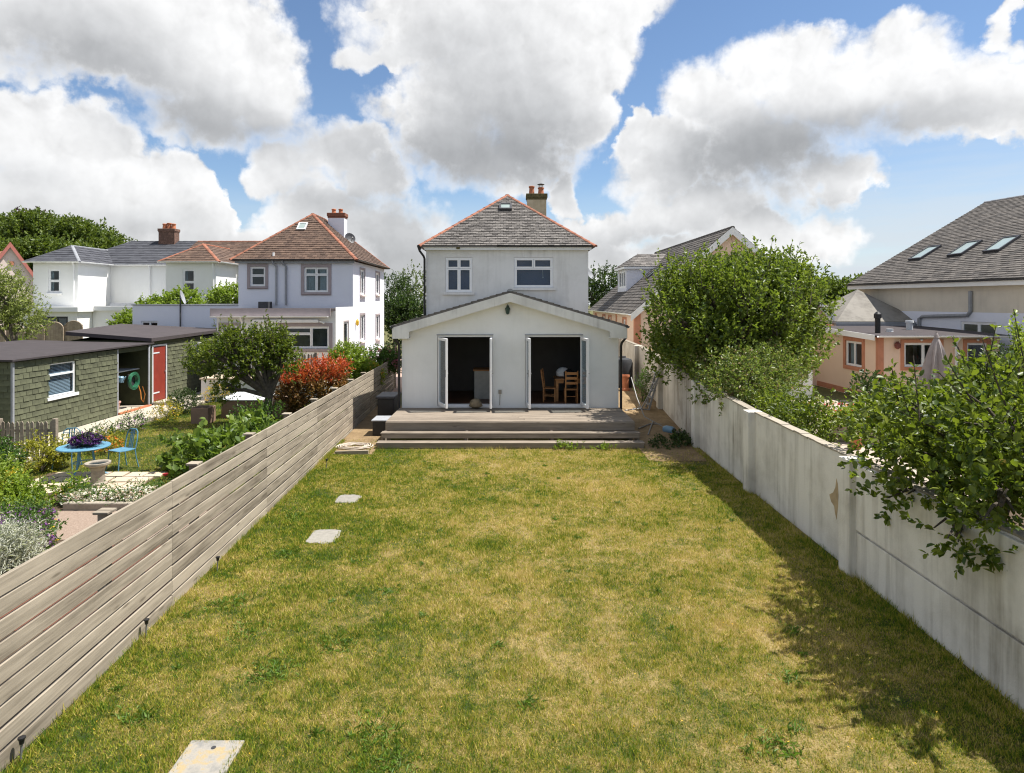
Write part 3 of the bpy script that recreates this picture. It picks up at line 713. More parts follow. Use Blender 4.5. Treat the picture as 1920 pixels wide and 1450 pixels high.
def tree(name, label, loc, lobes, lm, leaf, n, per, ln, upb, trunk_r, trunk_top, group=None, cat='tree', inner=.3, hexa=False, twigs=0, spread=.6, fruit=0, width=.55, lean=(0, 0), curve=.25, bark=None, sprays=None):
    loc = Vector(loc); t = thing(name, label, cat, loc, group)
    L = [(loc.x + a, loc.y + b, loc.z + c, d, e, f) for a, b, c, d, e, f in lobes]
    st, di, l = shoots_in(L, n, inner, upb, ln)
    p, d = leaves_on(st, di, l, per, spread, curve)
    sz = NR.uniform(leaf[0], leaf[1], len(p)) * np.where(NR.random(len(p)) < .2, .6, 1.0)
    if sprays:
        ns, sl_, su = sprays; s2, d2, l2 = shoots_in(L, ns * 3, .92, su, sl_, .35); k_ = np.argsort(-(s2[:, 2] - .35 * s2[:, 1] - .3 * np.abs(s2[:, 0] - loc.x)))[:ns]; s2, d2, l2 = s2[k_], d2[k_], l2[k_]
        p2, dd2 = leaves_on(s2, d2, l2, 15, spread, curve); p = np.concatenate([p, p2]); d = np.concatenate([d, dd2]); sz = np.concatenate([sz, NR.uniform(leaf[0], leaf[1] * .95, len(p2))])
        st, di, l = np.concatenate([s2, st]), np.concatenate([d2, di]), np.concatenate([l2, l]); twigs = max(twigs, ns)
    leaf_cards('crown', p, d, sz, lm, t, hexa=hexa, width=width)
    top = loc + Vector((lean[0], lean[1], trunk_top)); mb = MB()
    mb.tube([loc - Vector((0, 0, .1)), loc + Vector((lean[0] * .3 + .03, lean[1] * .3, trunk_top * .45)), top], [trunk_r * 1.25, trunk_r, trunk_r * .8], 10)
    tr = mb.build('trunk', bark or M['bark'], t, smooth=True)
    mb = MB()
    for q in L:
        e = Vector(q[:3]); midp = top.lerp(e, .5) + Vector((R.uniform(-.1, .1), R.uniform(-.1, .1), .08))
        mb.tube([top - Vector((0, 0, .05)), midp, e], [trunk_r * .6, trunk_r * .42, trunk_r * .2], 6)
        for _ in range(5):
            f = e + Vector((R.uniform(-.75, .75) * q[3], R.uniform(-.75, .75) * q[4], R.uniform(-.3, .8) * q[5])); s = midp.lerp(e, R.random())
            mb.tube([s, s.lerp(f, .5) + Vector((0, 0, .05)), f], [trunk_r * .25, trunk_r * .16, trunk_r * .07], 5)
    mb.build('branches', bark or M['bark'], t)
    if twigs:
        mb = MB()
        for i in range(min(twigs, len(st))):
            a = Vector(st[i]); b = a + Vector(di[i]) * float(l[i]); b.z += curve * float(l[i]); mb.tube([a, a.lerp(b, .5) - Vector((0, 0, .02)), b], [.010, .008, .004], 4, False)
        mb.build('twigs', bark or M['bark'], t)['kind'] = 'stuff'
    for i in range(fruit):
        k = NR.integers(len(p)); mb = MB(); r = .03; c = Vector(p[k]) - Vector((0, 0, .03))
        mb.lathe(c, [(.004, -r), (r * .75, -r * .7), (r, 0), (r * .8, r * .65), (.006, r * .8)], 8); mb.build('apple', M['fruit'], t, smooth=True)
    return t
HASH = NR.random((257, 257))
def vnoise(x, y, cell):
    """smooth value noise in the plane"""
    u, v = x / cell, y / cell; i, j = np.floor(u).astype(int), np.floor(v).astype(int); fu, fv = u - i, v - j; fu, fv = fu * fu * (3 - 2 * fu), fv * fv * (3 - 2 * fv)
    h = lambda a, b: HASH[a % 257, b % 257]
    return (h(i, j) * (1 - fu) + h(i + 1, j) * fu) * (1 - fv) + (h(i, j + 1) * (1 - fu) + h(i + 1, j + 1) * fu) * fv
def blades(name, label, polys, dens, hgt, wid, mat, keep=None, far=None):
    """mown grass: every blade a leaning sliver; denser near the eye"""
    P3 = []
    for (x0, x1, y0, y1, z) in polys:
        n = int((x1 - x0) * (y1 - y0) * dens); x = NR.uniform(x0, x1, n); y = NR.uniform(y0, y1, n); q = np.stack([x, y, np.full(n, z)], 1)
        if far is not None:
            pr = np.clip((far / np.maximum(y, 1)) ** 1.1, 0, 1); q = q[NR.random(n) < pr]
        if keep is not None: q = q[keep(q[:, 0], q[:, 1])]
        P3.append(q)
    p = np.concatenate(P3); n = len(p); k = np.clip(p[:, 1] / (far or 1e9), 1, 2.2) if far is not None else np.ones(n)
    clump = .5 + .7 * vnoise(p[:, 0], p[:, 1], .45) + 1.0 * vnoise(p[:, 0], p[:, 1], .11) ** 2
    h = (NR.uniform(hgt[0], hgt[1], n) * clump)[:, None]; an = NR.uniform(0, 2 * np.pi, n); s = np.stack([np.cos(an), np.sin(an), np.zeros(n)], 1) * (NR.uniform(wid[0], wid[1], n) * k * .5)[:, None]
    le = NR.normal(size=(n, 3)) * .55; le[:, 2] = 1; tip = p + unit(le) * h
    v = np.stack([p - s, p + s, tip], 1).reshape(-1, 3); f = np.arange(3 * n).reshape(-1, 3)
    o = np_mesh(name, v, f, mat, None); tag(o, label, 'grass', kind='stuff'); return o

# ------------------------------------------------------------------ the ground
def sheet(name, pts, mat):
    mb = MB(); mb.face(pts); return struct(mb.build(name, mat))
def fx(y): return -3.99 - .0402 * y
def wx(y): return 4.85 + .013 * y
sheet('ground', [(-400, -30, -.03), (400, -30, -.03), (400, 700, -.03), (-400, 700, -.03)], M['ground'])
sheet('lawn', [(fx(-6), -6, 0), (wx(-6), -6, 0), (wx(18.2), 18.2, 0), (fx(18.2), 18.2, 0)], M['lawn'])
sheet('side_lawn', [(-11.55, 13.0, -.006), (-5.0, 13.0, -.006), (-5.2, 27, -.006), (-11.55, 27, -.006)], M['lawn2'])
sheet('garden_bed', [(-14, 2, -.012), (fx(2) - .1, 2, -.012), (fx(13) - .1, 13.0, -.012), (-14, 13.0, -.012)], M['soil'])
sheet('gravel_bed', [(-8.4, 10.5, -.004), (fx(10.3) - .2, 10.5, -.004), (fx(11.8) - .2, 11.95, -.004), (-8.4, 11.95, -.004)], M['gravel'])
sheet('mulch_bed', [(-6.6, 7.6, -.006), (fx(7.6) - .15, 7.6, -.006), (fx(10.28) - .15, 10.28, -.006), (-6.7, 10.28, -.006)], M['mulch'])
sheet('drive', [(-7.2, 27.5, -.02), (-3.2, 27.5, .0), (-3.2, 60, .3), (-7.2, 60, .3)], M['drive'])
mb = MB()
mb.slab([(-13.2, 15.5, -.03), (-11.75, 15.5, -.03), (-11.75, 31, -.03), (-13.2, 31, -.03)], (0, 0, .09)); struct(mb.build('garden_path', M['conc'], bevel=.01))
mb = MB()
ys = [15.6, 17, 18.5, 20, 21.5, 23, 24.5, 26, 31]; zr = [0.01, .03, .10, .22, .36, .48, .55, .55, .55]
for i in range(len(ys) - 1):
    for k in range(4):
        a0, a1 = 3.45 + (wx(ys[i]) - 3.45) * k / 4, 3.45 + (wx(ys[i]) - 3.45) * (k + 1) / 4
        b0, b1 = 3.45 + (wx(ys[i + 1]) - 3.45) * k / 4, 3.45 + (wx(ys[i + 1]) - 3.45) * (k + 1) / 4
        mb.face([(a0, ys[i], zr[i]), (a1, ys[i], zr[i]), (b1, ys[i + 1], zr[i + 1]), (b0, ys[i + 1], zr[i + 1])])
struct(mb.build('earth_path', M['dirt']))
sheet('earth_strip', [(fx(16.4) + .05, 16.4, .004), (-3.5, 16.4, .004), (-3.3, 24, .004), (fx(24) + .05, 24, .004)], M['dirt'])
tr_ = sheet('terrace', [(5.35, 12.5, -.002), (15.7, 12.5, -.002), (15.7, 25.3, -.002), (5.35, 25.3, -.002)], M['terrace'])
mb = MB(); mb.box(.006, 1.144, .006, 1.594, -.03, .012); me_ = bpy.data.meshes.new('paving_slab'); me_.from_pydata(mb.v, [], mb.f); me_.materials.append(M['terrace']); fixn(me_)
for i in range(9):
    for j in range(8): piece('paving_slab', me_, (5.35 + i * 1.15, 12.5 + j * 1.6, R.random() * .008), tr_)
sheet('right_garden', [(wx(-4) + .2, -4, -.01), (40, -4, -.01), (40, 12.4, -.01), (wx(12.4) + .2, 12.4, -.01)], M['soil'])

def on_lawn(x, y):
    k = (x > fx(y) + .06) & (x < wx(y) - .10) & ~((y > 16.75) & (x > -3.45) & (x < 3.55))
    bare = .45 * vnoise(x, y, .9) + .35 * vnoise(x, y, .3) + .2 * vnoise(x, y, .09)
    k &= NR.random(len(x)) > np.clip((bare - .55) * 4.0, 0, .6)
    for a in SLABS:
        u0, u1, v0, v1 = a; q_ = .10 * (u1 - u0); u0 += q_; u1 -= q_; v0 += q_; v1 -= q_; k &= ~((x > u0) & (x < u1) & (y > v0) & (y < v1))
    k &= ~((y > 15.3) & (NR.random(len(x)) < np.clip((x - 3.3) * .8, 0, .85)))
    k &= ~((y > 16.3) & (x < -3.45) & (NR.random(len(x)) < .88))
    return k
def slab_rect(px0, px1, py0, py1):
    a, b = G(px0, py1), G(px1, py0); c, d = G(px1, py1), G(px0, py0)
    return (a.x + d.x) / 2, (b.x + c.x) / 2, a.y, b.y
S1, S2 = slab_rect(628, 676, 928, 945), slab_rect(577, 637, 993, 1021)
S3 = (-2.80, -2.33, 4.95, 5.66)
SLABS = [S1, S2, S3]

# ------------------------------------------------------------------ the white house in the middle
hs = thing('house', 'white two-storey house with hipped grey slate roof and gabled rear extension', 'house', (0, 24, 0))
FX0, FX1, FY0, FY1, FZ = -3.08, 3.0, 24.0, 33.0, 5.93
mb = MB()
opL, opR = (.73, 1.73, 4.25, 5.56), (3.30, 4.76, 4.42, 5.56)
wall_sheet(mb, (FX0, FY0), (FX1, FY0), -.05, FZ, [opL, opR]); wall_sheet(mb, (FX1, FY0), (FX1, FY1), -.05, FZ); wall_sheet(mb, (FX1, FY1), (FX0, FY1), -.05, FZ); wall_sheet(mb, (FX0, FY1), (FX0, FY0), -.05, FZ)
mb.face([(FX0, FY0 + .15, 3.4), (FX1, FY0 + .15, 3.4), (FX1, FY1, 3.4), (FX0, FY1, 3.4)])
mb.build('wall', M['white2'], hs)
CELLS_L = [(0, .5, 0, .70), (.5, 1, 0, .70), (0, .5, .70, 1), (.5, 1, .70, 1)]
CELLS_R = [(0, 1, 0, .66), (0, .5, .66, 1), (.5, 1, .66, 1)]
w1 = window(hs, (FX0, FY0), (FX1, FY0), opL, CELLS_L, M['upvc'], depth=.09, fw=.055, sill=.10, sillm=M['white2'])
w2 = window(hs, (FX0, FY0), (FX1, FY0), opR, CELLS_R, M['upvc'], depth=.09, fw=.055, sill=.10, sillm=M['white2'])
for w, o in ((w1, opL), (w2, opR)):
    mb = MB(); mb.box(FX0 + o[0] + .03, FX0 + o[1] - .03, FY0 + .20, FY0 + .21, o[2], o[3]); mb.build('blind', M['blind'], w)
mb = MB(); mb.tube([(1.30, 24.17, 5.1), (1.31, 24.17, 4.83)], .008, 5); mb.lathe((1.31, 24.17, 4.79), [(.008, 0), (.02, .02), (.012, .05)], 8); mb.build('blind_cord', M['upvc'], w2)
rf, A, B = hip_roof(hs, -3.32, 3.24, 23.74, 33.25, 5.98, 2.42, M['slate'], M['hip'], rh=.125, tw=.21, single=300)
mb = MB(); mb.box(-3.12, -.42, 23.80, 23.835, 5.83, 5.975); mb.build('fascia_board', M['plainw'], hs)
mb = MB(); mb.box(-.42, 3.1, 23.82, 23.85, 5.83, 5.975); mb.build('fascia_board', M['plainw'], hs)
mb = MB(); mb.box(-3.1, 3.03, 23.84, 24.0, 5.935, 5.965); mb.box(3.003, 3.12, 23.86, 33.1, 5.935, 5.965); mb.box(-3.2, -3.083, 23.86, 33.1, 5.935, 5.965); mb.build('soffit', M['plainw'], hs)
gutter((-.42, 23.76, 5.99), (3.22, 23.76, 5.99), hs, M['black'], .055)
gutter((-3.28, 23.7, 5.99), (-3.28, 33.1, 5.99), hs, M['black'], .055)
pipe(hs, [(-3.30, 23.78, 5.96), (-3.30, 23.78, 5.80), (-3.16, 23.88, 5.60), (-3.13, 23.93, 5.50), (-3.13, 23.93, 3.2)], .042, M['black'])
mb = MB(); mb.lathe((-3.30, 23.78, 5.80), [(.03, 0), (.05, .03), (.085, .14), (.085, .2), (.06, .2)], 12); mb.build('hopper', M['black'], hs, smooth=True)
mb = MB(); mb.box(-1.93, -1.80, 23.76, 23.80, 5.86, 5.97); mb.build('floodlight', M['moss'], hs)
n_front = Vector((0, -2.42, 3.3)).normalized()
sk = hit(948, 391, (-.04, 23.74, 5.98), n_front); ux = Vector((1, 0, 0)); wy = n_front.cross(ux).normalized()
if wy.z < 0: wy = -wy
mb = MB()
for (a, b, sx_, sy_) in ((0, .21, .5, .07), (0, -.21, .5, .07), (-.22, 0, .07, .36), (.22, 0, .07, .36)): mb.obox(sk + ux * a + wy * b + n_front * .07, (ux, wy, n_front), (sx_, sy_, .13))
skl = mb.build('skylight', M['dark'], rf)
mb = MB(); mb.obox(sk + n_front * .09, (ux, wy, n_front), (.37, .35, .02)); mb.build('pane', M['sglass'], skl)
chimney(hs, (1.28, 29.0), .86, .62, 6.6, 8.72, M['stack'], [(-.22, 0, .40, .12, False), (.20, 0, .34, .13, True)], capm=M['moss'])
dish(hs, (3.22, 25.2, 5.0), .22, (.8, -.5, .4), M['grey'], arm=(3.0, 25.3, 4.9))
# rear extension
EX0, EX1, EY, RX = -3.36, 3.48, 20.2, .06
zroof = lambda x: 4.23 - .296 * abs(x - RX)
dl, dr = (1.12, 2.87, .60, 2.84), (3.90, 5.70, .60, 2.84)
mb = MB(); wall_sheet(mb, (EX0, EY), (EX1, EY), -.05, 2.9, [dl, dr], .16)
mb.face([(EX0, EY, 2.9), (EX1, EY, 2.9), (EX1, EY, zroof(EX1) - .05), (RX, EY, 4.17), (EX0, EY, zroof(EX0) - .05)])
wall_sheet(mb, (EX1, EY), (EX1, 24.0), -.05, zroof(EX1) - .05); wall_sheet(mb, (EX0, 24.0), (EX0, EY), -.05, zroof(EX0) - .05)
mb.build('extension_wall', M['white'], hs)
mb = MB()                                               # the room behind the doors
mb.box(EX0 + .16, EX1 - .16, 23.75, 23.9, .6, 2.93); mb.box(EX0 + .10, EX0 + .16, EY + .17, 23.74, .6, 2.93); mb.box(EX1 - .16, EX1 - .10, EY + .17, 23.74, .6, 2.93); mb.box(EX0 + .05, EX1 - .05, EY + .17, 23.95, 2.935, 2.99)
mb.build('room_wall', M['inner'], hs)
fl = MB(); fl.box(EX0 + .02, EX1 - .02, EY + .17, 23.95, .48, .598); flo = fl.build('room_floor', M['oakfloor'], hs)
mb = MB()
for s, xe in ((-1, -3.62), (1, 3.70)):
    a = Vector((RX, 19.88, 4.23)); b = Vector((xe, 19.88, zroof(xe)))
    mb.slab([a, b, b + Vector((0, 4.1, 0)), a + Vector((0, 4.1, 0))], (0, 0, -.05))
er = mb.build('extension_roof', M['slate'], hs)
for s, xe in ((-1, -3.64), (1, 3.72)):
    e0, e1 = Vector((xe, 19.86, zroof(xe))), Vector((xe, 23.98, zroof(xe)))
    if s < 0: e0, e1 = e1, e0
    slates([e0, e1, Vector((RX, e1.y, 4.23)), Vector((RX, e0.y, 4.23))], .2, .3, M['slate'], er)
hip_tiles((RX, 19.84, 4.26), (RX, 23.98, 4.26), er, M['lead'], .10, .45, 'ridge_tile')
for s, xe in ((-1, -3.60), (1, 3.68)):
    mb = MB(); zt = lambda x: zroof(x) - .055
    xi = xe + .52 * -s
    mb.slab([(RX, 19.84, zt(RX)), (xe, 19.84, zt(xe)), (xe, 19.84, zt(xe) - .34), (xi, 19.84, zt(xe) - .34), (xi, 19.84, zt(xi) - .28), (RX, 19.84, zt(RX) - .28)], (0, .04, 0)); mb.build('bargeboard', M['fascia'], hs)
    mb = MB(); mb.slab([(RX, 19.885, zt(RX) - .24), (xi, 19.885, zt(xi) - .24), (xi, 20.19, zt(xi) - .24), (RX, 20.19, zt(RX) - .24)], (0, 0, .02))
    mb.box(min(xe, xi) + .01, max(xe, xi) - .01, 19.885, 20.19, zt(xe) - .335, zt(xe) - .315); mb.build('soffit', M['plainw'], hs)
    gutter((xe - .02 * -s, 19.8, zroof(xe) - .02), (xe - .02 * -s, 23.9, zroof(xe) - .02), hs, M['black'], .06)
    pipe(hs, [(xe, 20.0, zroof(xe) - .06), (xe, 20.0, zroof(xe) - .38), (xe - s * .12, 20.05, 2.62), (xe - s * .14, 20.10, 2.5), (xe - s * .14, 20.10, .1)] if s > 0 else
         [(xe, 20.0, zroof(xe) - .06), (xe, 20.0, zroof(xe) - .38), (xe + .15, 20.05, 2.62), (xe + .17, 20.10, 2.5), (xe + .17, 20.10, .1)], .04, M['black'])
for (a, b, c, d) in (dl, dr):
    mb = MB(); x0, x1 = EX0 + a, EX0 + b
    mb.box(x0 + .004, x0 + .05, EY + .05, EY + .13, c, d); mb.box(x1 - .05, x1 - .004, EY + .05, EY + .13, c, d); mb.box(x0 + .05, x1 - .05, EY + .05, EY + .13, d - .055, d - .004); mb.box(x0 + .05, x1 - .05, EY - .02, EY + .13, c - .02, c + .06)
    dfm = mb.build('door_frame', M['upvc'], hs)
    mb = MB(); mb.box(x0 - .02, x1 + .02, EY - .025, EY + .03, d + .002, d + .035); mb.build('drip_bar', M['grey'], dfm)
def leaf_door(hx, vec, flip):
    v = Vector((vec[0], vec[1], 0)); L = .86; v.normalize(); n = Vector((v.y, -v.x, 0)); h0 = Vector((hx, EY + .0, 0)); z0, z1 = .66, 2.78; mb = MB(); Z = Vector((0, 0, 1))
    for (u0, u1, a, b) in ((0, .085, z0, z1), (L - .085, L, z0, z1), (.085, L - .085, z0, z0 + .10), (.085, L - .085, z1 - .085, z1)):
        mb.obox(h0 + v * ((u0 + u1) / 2) + Z * ((a + b) / 2), (v, n, Z), (u1 - u0, .062, b - a))
    o = mb.build('door', M['upvc'], hs, bevel=.005)
    mb = MB(); mb.obox(h0 + v * (L / 2) + Z * ((z0 + z1) / 2), (v, n, Z), (L - .16, .02, z1 - z0 - .17)); mb.build('pane', M['glass'], o)
    mb = MB()
    for s in (-1, 1):
        c = h0 + v * (L - .045) + Z * 1.72; mb.tube([c, c + n * s * .06], .012, 6); mb.tube([c + n * s * .06, c + n * s * .06 - v * .11], .011, 6); mb.obox(c + n * s * .034, (v, n, Z), (.035, .008, .22))
    mb.build('handle', M['steel'], o)
leaf_door(EX0 + dl[0] + .05, (.33, -.8), 1); leaf_door(EX0 + dl[1] - .04, (0.0, -.86), -1)
leaf_door(EX0 + dr[0] + .05, (.06, -.86), 1); leaf_door(EX0 + dr[1] - .04, (.10, -.86), -1)
lx, lz = -.02, 3.70
mb = MB(); mb.lathe((lx, 20.10, lz - .26), [(.02, .06), (.055, .09), (.075, .22), (.09, .23), (.04, .30), (.01, .33)], 6); mb.box(lx - .04, lx + .04, 20.14, 20.196, lz - .1, lz + .08); mb.tube([(lx, 20.16, lz + .05), (lx, 20.12, lz + .11), (lx, 20.10, lz + .09)], .012, 6)
mb.build('wall_lantern', plain('dark_green_lantern', (.03, .06, .045), .5, .2), hs)
mb = MB(); mb.box(-.31, -.21, 20.15, 20.197, 1.00, 1.12); mb.tube([(-.26, 20.18, 1.0), (-.27, 20.18, .64)], .01, 6); mb.build('outdoor_socket', M['stone'], hs)
mb = MB(); mb.lathe((-3.16, 20.17, 2.72), [(.01, 0), (.035, .01), (.035, .05), (.01, .06)], 10); mb.build('camera_dome', M['black'], hs)

# things in the room
def chair_wood(loc, rz, label):
    t = thing('dining_chair', label, 'chair', (0, 0, 0), 'pine dining chairs')
    mb = MB(); mb.box(-.21, .21, -.21, .21, .43, .46); mb.build('seat', M['pine'], t, bevel=.01)
    for x in (-.19, .19):
        mb = MB(); mb.beam((x, -.19, 0), (x, -.19, .43), .04, .04); mb.build('leg', M['pine'], t)
        mb = MB(); mb.beam((x, .19, 0), (x, .19, .46), .04, .04); mb.beam((x, .19, .46), (x, .27, 1.06), .04, .04); mb.build('leg', M['pine'], t)
    mb = MB()
    for k, z in enumerate((.66, .82, .98)): mb.beam((-.17, .2 + .07 * (z - .46) / .6, z), (.17, .2 + .07 * (z - .46) / .6, z), .02, .08)
    mb.build('backrest', M['pine'], t)
    mb = MB(); mb.beam((-.19, -.17, .2), (-.19, .17, .2), .02, .025); mb.beam((.19, -.17, .2), (.19, .17, .2), .02, .025); mb.beam((-.17, 0, .2), (.17, 0, .2), .02, .025); mb.build('stretcher', M['pine'], t)
    t.location = loc; t.rotation_euler = (0, 0, rz); return t
chair_wood((1.38, 21.25, .60), math.radians(80), 'pine dining chair seen side on just inside the right-hand doors')
chair_wood((2.05, 20.95, .60), math.radians(180), 'pine dining chair with its back to the garden, beside a black coat')
t = thing('dining_table', 'pine dining table inside the right-hand open doors', 'table', (2.2, 21.6, .6))
mb = MB(); mb.box(1.55, 2.95, 21.15, 22.1, 1.30, 1.34); mb.build('table_top', M['pine'], t, bevel=.008)
for x in (1.62, 2.88):
    for y in (21.22, 22.03):
        mb = MB(); mb.box(x - .04, x + .04, y - .04, y + .04, .6, 1.3); mb.build('leg', M['pine'], t)
mb = MB(); mb.box(1.66, 2.84, 21.20, 21.22, 1.2, 1.3); mb.box(1.66, 2.84, 22.03, 22.05, 1.2, 1.3); mb.build('apron', M['pine'], t)
mb = MB(); mb.lathe((2.02, 21.22, 1.02), [(.16, 0), (.20, .15), (.17, .42), (.19, .55), (.06, .64)], 12); tag(mb.build('coat', M['black'], smooth=True), 'black coat hung over a dining chair inside the right-hand doors', 'coat')
mb = MB(); mb.lathe((1.85, 21.7, 1.345), [(.1, 0), (.22, .05), (.24, .18), (.15, .30), (.03, .34)], 12); tag(mb.build('white_bundle', M['plainw'], smooth=True), 'white bundle of cloth heaped on the pine dining table', 'cloth')
t = thing('cabinet', 'white cabinet with wooden worktop inside the left-hand open doors', 'cabinet', (-.8, 22, .6))
mb = MB(); mb.box(-1.15, -.45, 21.7, 22.4, .6, 1.55); mb.build('body', plain('cream_cabinet', (.42, .40, .35), .6), t)
mb = MB(); mb.box(-1.19, -.42, 21.66, 22.42, 1.553, 1.60); mb.build('worktop', M['pine'], t)
mb = MB(); mb.lathe((-1.02, 20.02, .585), [(.10, 0), (.19, .05), (.2, .14), (.15, .24), (.05, .28)], 12)
for i, v in enumerate(mb.v): mb.v[i] = (v[0] + .03 * math.sin(i * 1.7), v[1] + .02 * math.sin(i * 2.3), v[2])
tag(mb.build('doorstop_sack', M['bagm'], smooth=True), 'tan cloth sack slumped on the deck at the left-hand doors', 'sack')

# ------------------------------------------------------------------ deck with two steps
dk = thing('timber_deck', 'weathered grey timber deck with two wide steps in front of the doors', 'deck', (0, 18, 0))
def board_mesh(L, w, t, name='board'):
    mb = MB(); mb.box(-L / 2, L / 2, -w / 2, w / 2, -t / 2, t / 2); me = bpy.data.meshes.new(name); me.from_pydata(mb.v, [], mb.f); fixn(me); return me
def board(name, parent, a, b, w, t, mat, up=(0, 0, 1), bev=.004):
    """a board from a to b; w across, t thick along up"""
    a, b = Vector(a), Vector(b); d = (b - a); L = d.length; d.normalize(); u = Vector(up); s = u.cross(d).normalized(); u = d.cross(s)
    me = board_mesh(L, w, t, name); me.materials.append(mat)
    o = piece(name, me, (a + b) / 2, parent, Matrix((d, s, u)).transposed().to_euler())
    md = o.modifiers.new('bevel', 'BEVEL'); md.width = bev; md.segments = 1
    return o
DZ = .56; y = 17.86; k = 0
while y < 20.12:
    j = -.25 + .9 * ((k * 37) % 5) / 5; z = DZ - .014 + R.uniform(-.002, .002)
    if k % 2: board('deck_board', dk, (-3.42, y + .07, z), (3.52, y + .07, z), .138, .028, M['deck'])
    else:
        board('deck_board', dk, (-3.42, y + .07, z), (j - .002, y + .07, z), .138, .028, M['deck']); board('deck_board', dk, (j + .002, y + .07, z), (3.52, y + .07, z), .138, .028, M['deck'])
    y += .1435; k += 1
board('fascia_board', dk, (-3.42, 17.835, .425), (3.52, 17.835, .425), .03, .235, M['deck'])
for (x0, x1, yf, zt, fh) in ((-3.46, 3.58, 17.30, .345, .11), (-3.50, 3.62, 16.93, .165, .12)):
    board('tread', dk, (x0, yf + .075, zt - .014), (x1, yf + .075, zt - .014), .145, .028, M['deck']); board('tread', dk, (x0, yf + .228, zt - .016), (x1, yf + .228, zt - .016), .145, .028, M['deck'])
    board('riser', dk, (x0 + .03, yf + .02, zt - .03 - fh / 2), (x1 - .03, yf + .02, zt - .03 - fh / 2), .03, fh, M['deck'])
    for x in (x0 + .05, -1.15, 1.2, x1 - .05):
        mb = MB(); mb.box(x - .03, x + .03, yf + .06, yf + .5, 0, zt - .032); mb.build('bearer', M['picket'], dk)
mb = MB()
for x in (-3.35, -1.2, 1.2, 3.44):
    for yy in (17.9, 19.0, 20.0): mb.box(x - .05, x + .05, yy, yy + .1, -.05, .53)
mb.build('support_posts', M['picket'], dk)
for x in (-3.40, 3.50): board('side_board', dk, (x, 17.86, .43), (x, 20.15, .43), .03, .22, M['deck'])

# ------------------------------------------------------------------ slatted fence on the left
fe = thing('slatted_fence', 'long weathered grey fence of horizontal boards along the lawn', 'fence', (fx(12), 12, 0))
FH = lambda y: 1.63 - .0112 * (y - 5.3)
def fpt(y, z, off=0): return Vector((fx(y) + off, y, z - .0112 * (y - 5.3)))
cuts = [1.0, 4.6, 8.2, 11.8, 15.4, 19.0, 22.6, 26.2, 28.9]
for r in range(9):
    z = .10 + r * .1815
    cs = [1.0] + [c + (.9 if r % 2 and k_ % 2 else 0) * 0 for k_, c in enumerate(cuts[1:-1])] + [28.9]
    for a, b in zip(cs[:-1], cs[1:]):
        q = R.uniform(-.006, .006); hh = .156 + R.uniform(-.006, .004)
        board('fence_board', fe, fpt(a + .002, z + q), fpt(b - .002, z + q + R.uniform(-.004, .004)), .034, hh, M['fence'])
for i in range(8):
    yy = 1.2 + 3.6 * i; p = fpt(yy, 0, -.065); mb = MB(); mb.box(p.x - .045, p.x + .045, yy - .045, yy + .045, -.1, p.z + 1.5); mb.build('post', M['picket'], fe)
mb = MB(); p = fpt(28.95, 0); mb.box(p.x - .06, p.x + .06, 28.93, 29.05, -.1, 1.95); mb.build('end_post', M['picket'], fe, bevel=.006)
for i in range(1, 9):
    yy = 4.9 + 2.2 * (i - 0) ; xx = fx(yy) - .20; zt = FH(yy) - .05
    tpost = thing('capped_post', '', 'post', (xx, yy, 0), 'capped posts behind the slatted fence')
    tpost['label'] = ['first', 'second', 'third', 'fourth', 'fifth', 'sixth', 'seventh', 'last'][i - 1] + ' flat-capped post behind the slatted fence, counted from the near end'
    mb = MB(); mb.box(xx - .05, xx + .05, yy - .05, yy + .05, 0, zt); mb.build('shaft', M['picket'], tpost)
    mb = MB(); mb.box(xx - .085, xx + .085, yy - .085, yy + .085, zt, zt + .03); mb.build('cap', M['fence'], tpost, bevel=.006)

